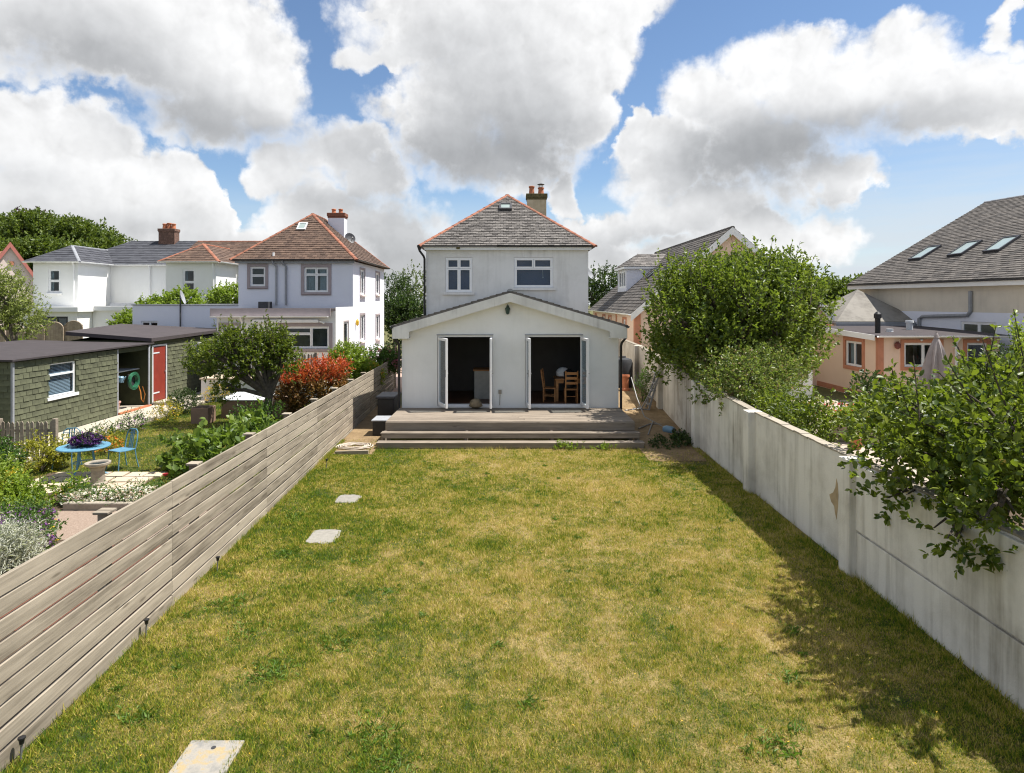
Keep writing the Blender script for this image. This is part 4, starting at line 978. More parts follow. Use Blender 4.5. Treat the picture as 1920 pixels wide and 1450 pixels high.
# ------------------------------------------------------------------ rendered garden wall on the right
gw = thing('garden_wall', 'tall stained white rendered garden wall with piers along the lawn', 'wall', (wx(12), 12, 0))
PY = [1.1, 5.2, 9.2, 13.15, 17.1, 21.4, 25.6, 30.0]; TOP = [1.62, 1.62, 1.62, 1.63, 1.76, 1.98, 2.12, 2.15]
for i in range(len(PY) - 1):
    a, b = PY[i] + .14, PY[i + 1] - .14; m = M['wall'] if PY[i] < 17 else M['wallold']; mb = MB()
    k = 14; v = []
    for j in range(k + 1):
        yy = a + (b - a) * j / k; t = TOP[i] + (TOP[i + 1] - TOP[i]) * j / k + R.uniform(-.008, .008); x = wx(yy)
        v.append([(x, yy, -.1), (x, yy, t), (x + .13, yy, t + R.uniform(-.006, .006)), (x + .13, yy, -.1)])
    for j in range(k):
        for q in range(3): mb.add([v[j][q], v[j][q + 1], v[j + 1][q + 1], v[j + 1][q]], [(0, 1, 2, 3)])
    mb.face(v[0]); mb.face(v[-1]); mb.build('wall_section', m, gw)
    mb = MB()
    for j in range(k):
        y0, y1 = a + (b - a) * j / k, a + (b - a) * (j + 1) / k; t0 = TOP[i] + (TOP[i + 1] - TOP[i]) * j / k; t1 = TOP[i] + (TOP[i + 1] - TOP[i]) * (j + 1) / k
        e = R.uniform(-.01, .012)
        mb.slab([(wx(y0) - .02 + e, y0 + .004, t0 + .006), (wx(y0) + .15, y0 + .004, t0 + .006), (wx(y1) + .15, y1 - .004, t1 + .006), (wx(y1) - .02 + e, y1 - .004, t1 + .006)], (0, 0, .022 + R.uniform(0, .008)))
    mb.build('coping', M['stone'], gw)
    if i < 2:
        mb = MB(); mb.slab([(wx(a) - .035, a, -.1), (wx(b) - .035, b, -.1), (wx(b) - .035, b, .63), (wx(a) - .035, a, .63)], (.03, 0, 0)); mb.build('plinth', m, gw, bevel=.008)
        mb = MB(); mb.slab([(wx(a) - .055, a, .675), (wx(b) - .055, b, .675), (wx(b) - .055, b, TOP[i] - .02), (wx(a) - .055, a, TOP[i] - .02)], (.05, 0, 0)); mb.build('upper_panel', m, gw, bevel=.008)
for i, yy in enumerate(PY):
    x = wx(yy); mb = MB(); mb.box(x - .15, x + .17, yy - .15, yy + .15, -.1, TOP[i] + .03); mb.build('pier', M['wall'] if yy < 20 else M['wallold'], gw, bevel=.012)
pc = [(a + .30, b) for a, b in [(9.40, .62), (9.36, .80), (9.34, 1.0), (9.36, 1.17), (9.40, 1.24), (9.43, 1.10), (9.50, 1.0), (9.62, .93), (9.56, .84), (9.47, .80), (9.44, .70)]]
mb = MB(); mb.slab([(wx(q[0]) - .004, q[0], q[1] - .02) for q in pc], (.003, 0, 0)); mb.build('bare_patch', plain('bare_render', (.37, .28, .17), .9, .2, 8, bmp=.6), gw)

# ------------------------------------------------------------------ house with mauve window surrounds (left)
nb = thing('house', 'pale house with mauve window surrounds and brown tiled hipped roof', 'house', (-10, 30, 0))
NX0, NX1, NY0, NY1, NZ = -12.65, -7.28, 30.0, 37.5, 5.80
o1, o2 = (.55, 1.27, 4.62, 5.55), (3.08, 4.22, 4.34, 5.52)
mb = MB(); wall_sheet(mb, (NX0, NY0), (NX1, NY0), -.1, NZ, [o1, o2])
sops = [(1.45, 2.45, 4.25, 5.50), (5.15, 6.2, 4.30, 5.50), (1.45, 2.45, 1.95, 3.25), (5.15, 6.2, 1.85, 3.15)]
wall_sheet(mb, (NX1, NY0), (NX1, NY1), -.1, NZ, sops); wall_sheet(mb, (NX1, NY1), (NX0, NY1), -.1, NZ); wall_sheet(mb, (NX0, NY1), (NX0, NY0), -.1, NZ)
mb.build('wall', M['cool'], nb)
window(nb, (NX0, NY0), (NX1, NY0), o1, [(0, 1, 0, .55), (0, 1, .55, 1)], M['upvc'], sill=.08, surround=.13, sm=M['mauve'], sillm=M['mauve'])
window(nb, (NX0, NY0), (NX1, NY0), o2, [(0, .5, 0, .72), (.5, 1, 0, .72), (0, .5, .72, 1), (.5, 1, .72, 1)], M['upvc'], sill=.08, surround=.14, sm=M['mauve'], curtain=[(.02, .46), (.6, .98)], sillm=M['mauve'])
for o in sops: window(nb, (NX1, NY0), (NX1, NY1), o, V2, M['upvc'], depth=.12, sill=.14, surround=.09, sm=M['mauve'], sd=.03, sillm=M['pink'])
rf2, A2, B2 = hip_roof(nb, -12.92, -7.03, 29.7, 37.8, 5.86, 2.52, M['btile'], M['hip'], rh=.17, tw=.23)
chimney(nb, (-9.12, 34.2), .86, .62, 6.4, 8.58, M['cool'], [(-.2, 0, .26, .11, False), (.17, 0, .26, .11, False)], capm=M['hip'])
dish(nb, (-8.45, 34.2, 7.30), .3, (.6, -.8, .35), M['dark'], arm=(-8.72, 34.2, 7.4))
mb = MB(); mb.box(NX0 - .1, NX1 + .1, 29.83, 29.86, 5.70, 5.855); mb.build('fascia_board', M['grey'], nb); gutter((-12.9, 29.74, 5.87), (-7.05, 29.74, 5.87), nb, M['dark'], .06); gutter((-7.0, 29.74, 5.87), (-7.0, 37.7, 5.87), nb, M['dark'], .06)
for x in (-10.85, -10.40): pipe(nb, [(x - .12, 29.75, 5.82), (x - .12, 29.8, 5.7), (x, 29.93, 5.55), (x, 29.93, 3.75)], .05, M['grey'])
mb = MB(); mb.tube([(-10.97, 29.9, 5.8), (-10.97, 29.9, 6.2)], .05, 8); mb.build('soil_vent', M['upvc'], nb)
nf = Vector((0, -2.52, 2.945)).normalized(); s2 = hit(567, 426, (-10, 29.7, 5.86), nf); wy2 = nf.cross(Vector((1, 0, 0))).normalized(); wy2 = wy2 if wy2.z > 0 else -wy2
mb = MB(); ux = Vector((1, 0, 0))
for (a, b, p, q) in ((0, .26, .44, .06), (0, -.26, .44, .06), (-.19, 0, .06, .46), (.19, 0, .06, .46)): mb.obox(s2 + ux * a + wy2 * b + nf * .05, (ux, wy2, nf), (p, q, .08))
k2 = mb.build('skylight', M['lid'], rf2); mb = MB(); mb.obox(s2 + nf * .06, (ux, wy2, nf), (.33, .47, .02)); mb.build('pane', M['sglass'], k2)
# its single-storey back part
oe = (2.75, 4.75, 1.92, 2.86)
mb = MB(); EZ = 3.50
wall_sheet(mb, (-12.3, 27.0), (-7.28, 27.0), -.1, EZ, [oe, (.2, .9, 1.7, 2.9)]); od = (1.35, 2.15, 1.0, 3.0); wall_sheet(mb, (-7.28, 27.0), (-7.28, 29.98), -.1, EZ + .17, [od]); wall_sheet(mb, (-12.3, 29.98), (-12.3, 27.0), -.1, EZ)
mb.build('back_wall', M['plainw'], nb)
window(nb, (-12.3, 27), (-7.28, 27), oe, [(0, .62, 0, .68), (0, .62, .68, 1), (.62, 1, 0, 1)], M['upvc'], sill=.07, surround=.14, sm=M['mauve'], sillm=M['mauve'])
window(nb, (-12.3, 27), (-7.28, 27), (.2, .9, 1.7, 2.9), ONE, M['upvc'], sill=.07, surround=.12, sm=M['mauve'], sillm=M['mauve'])
window(nb, (-7.28, 27), (-7.28, 29.98), od, ONE, M['upvc'], name='side_door', surround=.06, sm=M['mauve'], sd=.02)
mb = MB(); mb.box(-12.45, -7.40, 26.75, 29.97, 3.505, 3.60); mb.build('flat_roof', M['felt'], nb)
mb = MB(); mb.box(-12.45, -7.42, 26.70, 26.745, 3.28, 3.62); mb.build('fascia_board', M['mauve'], nb); gutter((-12.4, 26.62, 3.30), (-7.5, 26.62, 3.30), nb, M['upvc'], .06)
mb = MB(); mb.box(-10.75, -7.95, 26.78, 26.94, 3.02, 3.16); mb.tube([(-7.95, 26.86, 3.09), (-7.7, 26.8, 3.0)], .04, 6); mb.build('awning_box', M['upvc'], nb, bevel=.02)
mb = MB(); mb.box(-11.45, -11.0, 29.3, 29.8, 3.6, 3.9); mb.build('roof_box', M['dark'], nb)
pipe(nb, [(-11.2, 26.7, 3.25), (-11.2, 26.9, 3.05), (-11.2, 26.93, 1.2)], .04, M['upvc'])
mb = MB(); mb.lathe((-7.18, 30.45, 2.75), [(.02, 0), (.07, .06), (.08, .22), (.02, .32)], 8); mb.build('wall_light', M['f_yellow'], nb)
ter = thing('raised_terrace', 'low pale terrace at the back of the mauve-trimmed house', 'terrace', (-9.5, 26, 0))
mb = MB(); mb.box(-12.0, -7.3, 25.0, 26.98, -.1, .86); mb.build('terrace_wall', M['plainw'], ter); mb = MB(); mb.box(-12.05, -7.25, 24.95, 26.98, .862, .91); mb.build('terrace_paving', M['pave'], ter)
def picket_fence(label, a, b, z0, h, n, mat, posts):
    a, b = Vector(a), Vector(b); t = thing('picket_fence', label, 'fence', ((a.x + b.x) / 2, (a.y + b.y) / 2, z0))
    d = (b - a).normalized(); mb = MB(); wd = .075; me = bpy.data.meshes.new('picket')
    v = [(-wd / 2, -.01, 0), (wd / 2, -.01, 0), (wd / 2, -.01, h - .05), (0, -.01, h), (-wd / 2, -.01, h - .05)]; v += [(p[0], .01, p[2]) for p in v]
    me.from_pydata(v, [], [(0, 1, 2, 3, 4), (9, 8, 7, 6, 5)] + [(i, 5 + i, 5 + (i + 1) % 5, (i + 1) % 5) for i in range(5)]); me.materials.append(mat); fixn(me)
    for i in range(n):
        p = a.lerp(b, (i + .5) / n); piece('picket', me, (p.x, p.y, z0 + R.uniform(-.015, .015)), t, (0, R.uniform(-.03, .03), math.atan2(d.y, d.x)))
    for z in (h * .3, h * .75):
        mb = MB(); mb.beam(a + Vector((0, .03, z0 + z)), b + Vector((0, .03, z0 + z)), .03, .06); mb.build('rail', mat, t)
    for q in posts:
        p = a.lerp(b, q); mb = MB(); mb.box(p.x - .05, p.x + .05, p.y - .02, p.y + .08, z0 - .1, z0 + h + .06); mb.build('post', mat, t, bevel=.008)
    return t
picket_fence('weathered picket fence on the terrace under the back window', (-10.2, 25.1, 0), (-7.55, 25.1, 0), .91, .95, 22, M['picket'], (0, .5, 1))
picket_fence('weathered low picket fence near the corner of the green shed', (-12.75, 15.9, 0), (-11.28, 15.9, 0), 0, .93, 12, M['picket'], (.06, 1))

# flat-roofed white block between the two houses
gb = thing('flat_roofed_annexe', 'flat-roofed white annexe wall behind the green sheds', 'annexe', (-15.8, 31, 0))
og = (.42, 1.25, 2.68, 2.95)
mb = MB(); wall_sheet(mb, (-18.2, 31.0), (-12.7, 31.0), -.1, 3.72, [og]); wall_sheet(mb, (-12.7, 31.0), (-12.7, 37.0), -.1, 3.72); wall_sheet(mb, (-18.2, 37), (-18.2, 31.0), -.1, 3.72); wall_sheet(mb, (-12.7, 37), (-18.2, 37), -.1, 3.72); mb.build('wall', M['cool'], gb)
mb = MB(); mb.box(-18.24, -12.66, 30.96, 37.04, 3.723, 3.77); mb.build('flat_roof', M['lead'], gb)
window(gb, (-18.2, 31), (-12.7, 31), og, V2, M['upvc'], fw=.035)
mb = MB(); mb.box(-14.35, -14.2, 30.95, 30.997, 2.72, 2.86); mb.build('vent', M['lid'], gb)
t = thing('satellite_dish', 'grey satellite dish on a tall pole by the flat-roofed annexe', 'satellite dish', (-15.8, 30.9, 0))
mb = MB(); mb.tube([(-15.85, 30.93, 2.3), (-15.85, 30.93, 4.35)], .035, 8); mb.build('pole', M['dark'], t); dish(t, (-15.68, 30.85, 4.12), .36, (.97, .25, .3), M['grey'], 'dish', arm=(-15.85, 30.93, 4.1))

# ------------------------------------------------------------------ long white house, half dark slate and half brown tile
lw = thing('house', 'long white house with two hipped wings, dark slate and brown tile roof', 'house', (-24, 42, 0))
Z6 = 6.37; mb = MB(); oa = (.95, 1.72, 4.45, 5.95); ob = (1.05, 1.85, 4.30, 5.95)
wall_sheet(mb, (-29.7, 40), (-26.9, 40), -.1, Z6, [oa]); wall_sheet(mb, (-26.9, 40), (-26.9, 43.3), -.1, Z6); wall_sheet(mb, (-26.9, 43.3), (-21.4, 43.3), -.1, Z6); wall_sheet(mb, (-21.4, 43.3), (-21.4, 40), -.1, Z6)
wall_sheet(mb, (-21.4, 40), (-18.27, 40), -.1, Z6, [ob]); wall_sheet(mb, (-18.27, 40), (-18.27, 43.3), -.1, Z6); wall_sheet(mb, (-18.27, 43.3), (-12, 43.3), -.1, Z6); wall_sheet(mb, (-12, 43.3), (-12, 50), -.1, Z6); wall_sheet(mb, (-12, 50), (-29.7, 50), -.1, Z6); wall_sheet(mb, (-29.7, 50), (-29.7, 40), -.1, Z6)
mb.build('wall', M['plainw'], lw)
window(lw, (-29.7, 40), (-26.9, 40), oa, SASH, M['upvc'], fw=.07, sill=.1, curtain=[(.02, .3)]); window(lw, (-21.4, 40), (-18.27, 40), ob, SASH, M['upvc'], fw=.07, sill=.1, curtain=[(.0, .3)])
def roof_part(parent, faces, mat, rh, tw, name='roof', single=0):
    mb = MB()
    for f in faces: mb.face([Vector(p) - Vector((0, 0, .012)) for p in f])
    rp = mb.build(name, mat, parent)
    for i_, f in enumerate(faces): slates(f, rh, tw, mat, rp, single=single if i_ == 0 else 0)
    return rp
ZE, ZR, ZW = 6.40, 8.30, 7.55
rA = roof_part(lw, [[(-30.2, 43.1, ZE), (-22.7, 43.1, ZE), (-22.7, 46.7, ZR), (-27.5, 46.7, ZR)], [(-30.2, 50.3, ZE), (-30.2, 43.1, ZE), (-27.5, 46.7, ZR)], [(-30.1, 39.7, ZE), (-26.6, 39.7, ZE), (-28.35, 41.6, ZW)],
                    [(-26.6, 39.7, ZE), (-26.6, 44.0, ZE), (-28.35, 46.0, ZW), (-28.35, 41.6, ZW)], [(-30.1, 44, ZE), (-30.1, 39.7, ZE), (-28.35, 41.6, ZW), (-28.35, 46, ZW)], [(-22.7, 50.3, ZE), (-30.2, 50.3, ZE), (-27.5, 46.7, ZR), (-22.7, 46.7, ZR)]], M['dslate'], .3, .4, 'dark_roof')
hip_tiles((-28.35, 41.6, ZW), (-26.6, 39.7, ZE), rA, M['lead'], .1, .45); hip_tiles((-28.35, 41.6, ZW), (-30.1, 39.7, ZE), rA, M['dslate'], .1, .45); hip_tiles((-28.35, 41.6, ZW), (-28.35, 46, ZW), rA, M['lead'], .1, .45, 'ridge_tile'); hip_tiles((-27.5, 46.7, ZR), (-22.7, 46.7, ZR), rA, M['dslate'], .1, .45, 'ridge_tile')
rB = roof_part(lw, [[(-22.69, 43.1, ZE), (-11.7, 43.1, ZE), (-14.5, 46.7, ZR), (-22.69, 46.7, ZR)], [(-11.7, 43.1, ZE), (-11.7, 50.3, ZE), (-14.5, 46.7, ZR)], [(-21.75, 39.7, ZE), (-17.95, 39.7, ZE), (-19.85, 41.7, ZW + .1)],
                    [(-17.95, 39.7, ZE), (-17.95, 44.0, ZE), (-19.85, 46, ZW + .1), (-19.85, 41.7, ZW + .1)], [(-21.75, 44, ZE), (-21.75, 39.7, ZE), (-19.85, 41.7, ZW + .1), (-19.85, 46, ZW + .1)], [(-11.7, 50.3, ZE), (-22.69, 50.3, ZE), (-22.69, 46.7, ZR), (-14.5, 46.7, ZR)]], M['btile'], .24, .3, 'brown_roof')
for a, b in (((-19.85, 41.7, ZW + .1), (-17.95, 39.7, ZE)), ((-19.85, 41.7, ZW + .1), (-21.75, 39.7, ZE)), ((-14.5, 46.7, ZR), (-11.7, 43.1, ZE))): hip_tiles(a, b, rB, M['hip'], .12, .4)
hip_tiles((-22.6, 46.7, ZR), (-14.5, 46.7, ZR), rB, M['hip'], .12, .4, 'ridge_tile'); hip_tiles((-19.85, 41.7, ZW + .1), (-19.85, 46, ZW + .1), rB, M['hip'], .12, .4, 'ridge_tile')
chimney(lw, (-24.65, 46.5), 1.15, .7, 7.4, 9.15, M['brick'], [(-.3, 0, .4, .15, False), (0.02, 0, .45, .15, False), (.34, 0, .4, .15, False)], capm=M['brick'])
for a, b in (((-30.1, 39.66, ZE), (-26.6, 39.66, ZE)), ((-26.56, 39.7, ZE), (-26.56, 43.0, ZE)), ((-26.5, 43.04, ZE), (-21.8, 43.04, ZE)), ((-21.75, 39.66, ZE), (-17.95, 39.66, ZE)), ((-17.9, 39.7, ZE), (-17.9, 43, ZE))): gutter(a, b, lw, M['upvc'], .08)
for x, y in ((-27.1, 39.9), (-24.2, 43.2), (-23.0, 43.2), (-18.4, 39.9)): pipe(lw, [(x, y - .1, 6.35), (x, y, 6.1), (x, y, 3.75)], .05, M['upvc'])
mb = MB(); oc = (.75, 3.05, 1.6, 3.02)
wall_sheet(mb, (-29.2, 38), (-25.6, 38), -.1, 3.3, [oc]); wall_sheet(mb, (-25.6, 38), (-25.6, 40), -.1, 3.3); wall_sheet(mb, (-29.2, 40), (-29.2, 38), -.1, 3.3); wall_sheet(mb, (-25.58, 39.4), (-22.3, 39.4), -.1, 3.35); wall_sheet(mb, (-22.3, 39.4), (-22.3, 43.2), -.1, 3.35); mb.build('back_wall', M['plainw'], lw)
window(lw, (-29.2, 38), (-25.6, 38), oc, [(0, .28, 0, 1), (.28, .72, 0, 1), (.72, 1, 0, 1)], M['black'], fw=.06)
mb = MB(); mb.box(-29.4, -25.4, 37.75, 39.98, 3.303, 3.58); mb.box(-25.39, -22.1, 39.2, 43.25, 3.353, 3.62); mb.build('flat_roof', M['plainw'], lw)
mb = MB(); mb.box(-25.0, -22.9, 40.2, 41.8, 3.623, 3.80); mb.build('roof_light', M['lead'], lw)
# pink gabled house beyond it
pk = thing('house', 'pink gabled house with steep red tiled roof at the far left', 'house', (-38.9, 50, 0))
mb = MB(); ap = (-38.9, 8.45); hw = 2.6; el = 4.2
wall_sheet(mb, (ap[0] - hw, 50), (ap[0] + hw, 50), -.1, el); mb.face([(ap[0] - hw, 50, el), (ap[0] + hw, 50, el), (ap[0], 50, ap[1])]); wall_sheet(mb, (ap[0] + hw, 50), (ap[0] + hw, 58), -.1, el); wall_sheet(mb, (ap[0] - hw, 58), (ap[0] - hw, 50), -.1, el); mb.build('wall', M['pink'], pk)
sl_ = (ap[1] - el) / hw
rp = roof_part(pk, [[(ap[0] + hw + .2, 49.8, el - .2 * sl_ + .1), (ap[0] + hw + .2, 58, el - .2 * sl_ + .1), (ap[0], 58, ap[1] + .1), (ap[0], 49.8, ap[1] + .1)], [(ap[0] - hw - .2, 58, el - .2 * sl_ + .1), (ap[0] - hw - .2, 49.8, el - .2 * sl_ + .1), (ap[0], 49.8, ap[1] + .1), (ap[0], 58, ap[1] + .1)]], M['rtile'], .25, .3)
for s in (-1, 1):
    mb = MB(); a = Vector((ap[0], 49.78, ap[1] + .1)); b = Vector((ap[0] + s * (hw + .2), 49.78, el - .2 * sl_ + .1)); mb.slab([a, b, b - Vector((0, 0, .4)), a - Vector((0, 0, .4))], (0, .06, 0)); mb.build('bargeboard', plain('dusty_pink_paint', (.48, .17, .14), .8), pk)
mb = MB(); mb.box(-38.95, -38.68, 49.9, 49.995, 6.75, 7.05); mb.build('vent', M['terr'], pk)
mb = MB(); mb.box(-46, -40.2, 53, 60, -.1, 5.2); mb.build('side_wall', M['pink'], pk); r2 = roof_part(pk, [[(-46.3, 52.7, 5.2), (-39.3, 52.7, 5.2), (-39.3, 56.5, 8.2), (-46.3, 56.5, 8.2)]], M['rtile'], .25, .3, 'side_roof')
pk.rotation_euler = (0, 0, math.radians(36))
# arched panel fence
t0 = None
for i in range(5):
    x = -27.2 + i * .96; y = 34 + i * .10; ztop = 2.62 + .06 * i
    t = thing('arched_fence_panel', '', 'fence panel', (x, y, 0), 'arched timber panels behind the green shed')
    t['label'] = ['leftmost arched timber panel behind the green shed, partly hidden by a shrub', 'second arched timber panel from the left behind the green shed', 'middle arched timber panel behind the green shed', 'fourth arched timber panel, beside the taller shed roof', 'rightmost arched timber panel behind the taller shed roof'][i]
    for k in range(7):
        u = -.42 + .14 * k; h = ztop - .36 + .36 * math.sqrt(max(0, 1 - (u / .5) ** 2)); mb = MB(); mb.box(x + u - .066, x + u + .066, y - .01, y + .012, .1, h - .03); mb.build('slat', M['arch'], t)
    mb = MB(); arc = [(x - .47, y, .05), (x - .47, y, ztop - .33)] + [(x + .47 * math.sin(a), y, ztop - .36 + .36 * math.cos(a)) for a in np.linspace(-1.45, 1.45, 11)] + [(x + .47, y, ztop - .33), (x + .47, y, .05)]
    mb.tube(arc, .035, 6); mb.build('panel_frame', M['arch'], t)

# ------------------------------------------------------------------ green shingled sheds
sh = thing('shed', 'low green shingled shed with felt roof, window and open bay', 'shed', (-14.3, 19.5, 0))
SX, SB, SY0, SY1, SZ = -13.25, -15.4, 17.1, 21.7, 2.28
sw = (18.45, 19.6, 1.13, 2.10)
mb = MB(); wall_sheet(mb, (SX, SY0), (SX, SY1), .0, SZ, [(sw[0] - SY0, sw[1] - SY0, sw[2], sw[3])], .1); wall_sheet(mb, (SB - 2.5, SY0), (SX, SY0), 0, SZ); wall_sheet(mb, (SX, SY1), (SB, SY1), 0, SZ); wall_sheet(mb, (SB, 23.7), (SB, SY0), 0, SZ); mb.build('wall', M['greend'], sh)
window(sh, (SX, SY0), (SX, SY1), (sw[0] - SY0, sw[1] - SY0, sw[2], sw[3]), [(0, 1, 0, .66), (0, 1, .66, 1)], M['upvc'], fw=.022, sill=.05)
mb = MB()
for k in range(22): z = 1.17 + k * .042; mb.obox((SX - .13, (sw[0] + sw[1]) / 2, z), (Vector((0, 1, 0)), Vector((1, 0, .35)), Vector((-.35, 0, 1))), (1.05, .005, .026))
mb.build('venetian_blind', M['lid'], sh)
def shingle_mesh(w, h):
    me = bpy.data.meshes.new('shingle'); mb = MB(); g = .004
    mb.add([(-w / 2 + g, 0, -h / 2 + g), (w / 2 - g, 0, -h / 2 + g), (w / 2 - g, 0, h / 2), (-w / 2 + g, 0, h / 2), (-w / 2 + g, .018, -h / 2 + g), (w / 2 - g, .018, -h / 2 + g), (w / 2 - g, .005, h / 2), (-w / 2 + g, .005, h / 2)],
           [(3, 2, 1, 0), (4, 5, 6, 7), (0, 1, 5, 4), (1, 2, 6, 5), (2, 3, 7, 6), (3, 0, 4, 7)]); me.from_pydata(mb.v, [], mb.f); me.materials.append(M['green']); fixn(me); return me
def shingles(parent, axis, fixed, a0, a1, z0, z1, w, h, holes=(), rz=0.0):
    """own object for every shingle; axis 'y' runs along Y on a wall facing +X, 'x' along X on a wall facing -Y"""
    me = shingle_mesh(w, h); hf = {}
    rows = int((z1 - z0) / h); n = 0
    for r in range(rows):
        zc = z0 + (r + .5) * h; a = a0 - (w / 2 if r % 2 else 0)
        while a < a1 - .02:
            b0, b1 = max(a, a0), min(a + w, a1); c = (b0 + b1) / 2; q = (b1 - b0) / w
            if q > .25 and not any(x0 - .02 < c < x1 + .02 and y0 - h * .3 < zc < y1 + h * .3 for x0, x1, y0, y1 in holes):
                loc = (fixed, c, zc) if axis == 'y' else (c, fixed, zc)
                rot = (R.uniform(-.02, .02), R.uniform(-.012, .012), rz + (-math.pi / 2 if axis == 'y' else math.pi))
                piece('shingle', me, loc, parent, rot, (q, R.uniform(.7, 1.6), R.uniform(.97, 1.03))); n += 1
            a += w
    return n
shingles(sh, 'y', SX, SY0 + .03, SY1, .06, SZ, .225, .158, [sw])
shingles(sh, 'x', SY0, -14.6, SX - .03, .06, SZ, .225, .158)
mb = MB(); mb.box(SX - .02, SX + .035, SY0 - .035, SY0 + .03, 0, SZ); mb.build('corner_trim', M['lead'], sh)
mb = MB(); mb.slab([(SX + .12, SY0 - .15, 2.30), (SX + .12, 23.75, 2.33), (SB - 2.6, 23.75, 2.42), (SB - 2.6, SY0 - .15, 2.39)], (0, 0, .06)); mb.build('felt_roof', M['felt'], sh, bevel=.01)
mb = MB(); mb.box(SX - .05, SX + .02, SY1 - .04, SY1 + .03, 0, SZ); mb.build('bay_post', M['lead'], sh)
mb = MB(); mb.box(SX - .06, SX + .0, SY1, 23.7, 2.14, 2.29); mb.build('lintel', M['greend'], sh); mb = MB(); mb.box(SB, SX, SY1 + .03, 23.7, -.02, .07); mb.build('bay_floor', M['conc'], sh)
mb = MB(); mb.box(SX - .02, SX + .10, SY1, 23.6, .0, .12); mb.build('brick_edge', M['pot'], sh)
mb = MB(); mb.box(SX - 1.3, SX - .35, SY1 + .05, 23.6, 1.42, 1.45); mb.build('shelf', M['lid'], sh)
sh2 = thing('shed', 'taller green shingled shed with red door and felt roof', 'shed', (-14.5, 26, 0))
mb = MB(); wall_sheet(mb, (SX, 23.7), (SX, 29.5), 0, 2.42, [(.15, 1.07, .12, 2.22)], .06); wall_sheet(mb, (-16.2, 23.7), (SX, 23.7), 0, 2.46); wall_sheet(mb, (SX, 29.5), (-18.5, 30.6), 0, 2.46); wall_sheet(mb, (-18.5, 30.6), (-16.2, 23.7), 0, 2.46); mb.build('wall', M['greend'], sh2)
shingles(sh2, 'y', SX, 24.85, 29.4, .08, 2.40, .225, .158, [(27.0, 27.8, 1.5, 2.2)])
mb = MB(); wall_sheet(mb, (SX + .01, 27.0), (SX + .01, 27.8), 1.55, 2.15); mb.build('window_board', M['lid'], sh2); window(sh2, (SX + .1, 27.0), (SX + .1, 27.8), (0, .8, 1.55, 2.15), V2, M['upvc'], fw=.04)
mb = MB(); mb.box(SX - .05, SX - .005, 23.88, 24.74, .13, 2.20); rd = mb.build('door', M['red'], sh2, bevel=.004)
mb = MB(); mb.box(SX - .01, SX + .02, 23.79, 23.86, .1, 2.27); mb.box(SX - .01, SX + .02, 24.76, 24.82, .1, 2.27); mb.box(SX - .01, SX + .02, 23.86, 24.76, 2.22, 2.28); mb.build('door_frame', M['lid'], rd)
mb = MB()
for z in (.45, 1.95): mb.box(SX - .004, SX + .008, 23.88, 24.3, z, z + .045)
mb.build('hinge', M['lid'], rd); mb = MB(); mb.lathe((SX + .02, 24.68, 1.2), [(.01, 0), (.03, .02), (.01, .05)], 8); mb.build('handle', M['steel'], rd)
mb = MB(); mb.slab([(SX + .13, 23.55, 2.42), (SX + .13, 29.7, 2.50), (-18.7, 30.9, 2.70), (-16.3, 23.55, 2.66)], (0, 0, .14)); mb.build('felt_roof', M['felt'], sh2, bevel=.01)
pipe(sh2, [(SX + .02, 23.62, 2.36), (SX + .06, 23.5, 2.2), (SX + .05, 23.5, .1)], .035, M['grey'])
mb = MB(); mb.box(SX + .03, SX + .75, 23.8, 25.2, .06, .16); mb.build('door_step', M['conc'], sh2)
# things in the open bay
t = thing('hose_reel', 'green garden hose coiled on a wall reel in the open shed bay', 'hose reel', (-13.6, 23.2, 0))
mb = MB()
for k in range(9): mb.tube([(SX - .28 + .035 * (k % 3), 23.05 + (.20 + .014 * k) * math.cos(a), 1.05 + (.20 + .014 * k) * math.sin(a)) for a in np.linspace(0, 2 * math.pi, 19)], .014, 5)
mb.build('coil', M['hose'], t); mb = MB(); mb.box(SX - .36, SX - .32, 22.85, 23.25, .85, 1.3); mb.build('bracket', M['dark'], t)
mb = MB(); mb.tube([(SX - .2, 23.28, .85), (SX - .18, 23.38, .6), (SX - .15, 23.36, .35), (SX - .12, 23.46, .22), (SX - .1, 23.52, .5), (SX - .15, 23.45, .8)], .016, 6); tag(mb.build('orange_hose', M['orange'], smooth=True), 'short orange hose hanging below the green hose reel', 'hose')
mb = MB(); mb.lathe((SX - .5, 22.25, .07), [(.17, 0), (.23, .30), (.25, .31), (.25, .35), (.21, .35), (.17, .1)], 16); tag(mb.build('flower_pot', plain('pinkish_pot', (.45, .26, .22), .8), smooth=True), 'wide pinkish plant pot standing in the open shed bay', 'pot')
mb = MB(); mb.lathe((SX - .4, 22.55, 1.05), [(.09, 0), (.11, .18), (.08, .22)], 12); mb.tube([(SX - .32, 22.55, 1.1), (SX - .2, 22.5, 1.26)], .018, 6); mb.tube([(SX - .4, 22.55 - .1, 1.1), (SX - .4, 22.35, 1.2), (SX - .4, 22.45, 1.3)], .012, 6); tag(mb.build('watering_can', M['bluep'], smooth=True), 'pale blue watering can hanging beside the hose reel', 'watering can')
mb = MB(); mb.lathe((SX - .6, 22.15, 1.455), [(.14, 0), (.18, .28), (.19, .29), (.16, .29)], 14); tag(mb.build('bucket', M['lid'], smooth=True), 'pale bucket on the shelf of the open shed bay', 'bucket')

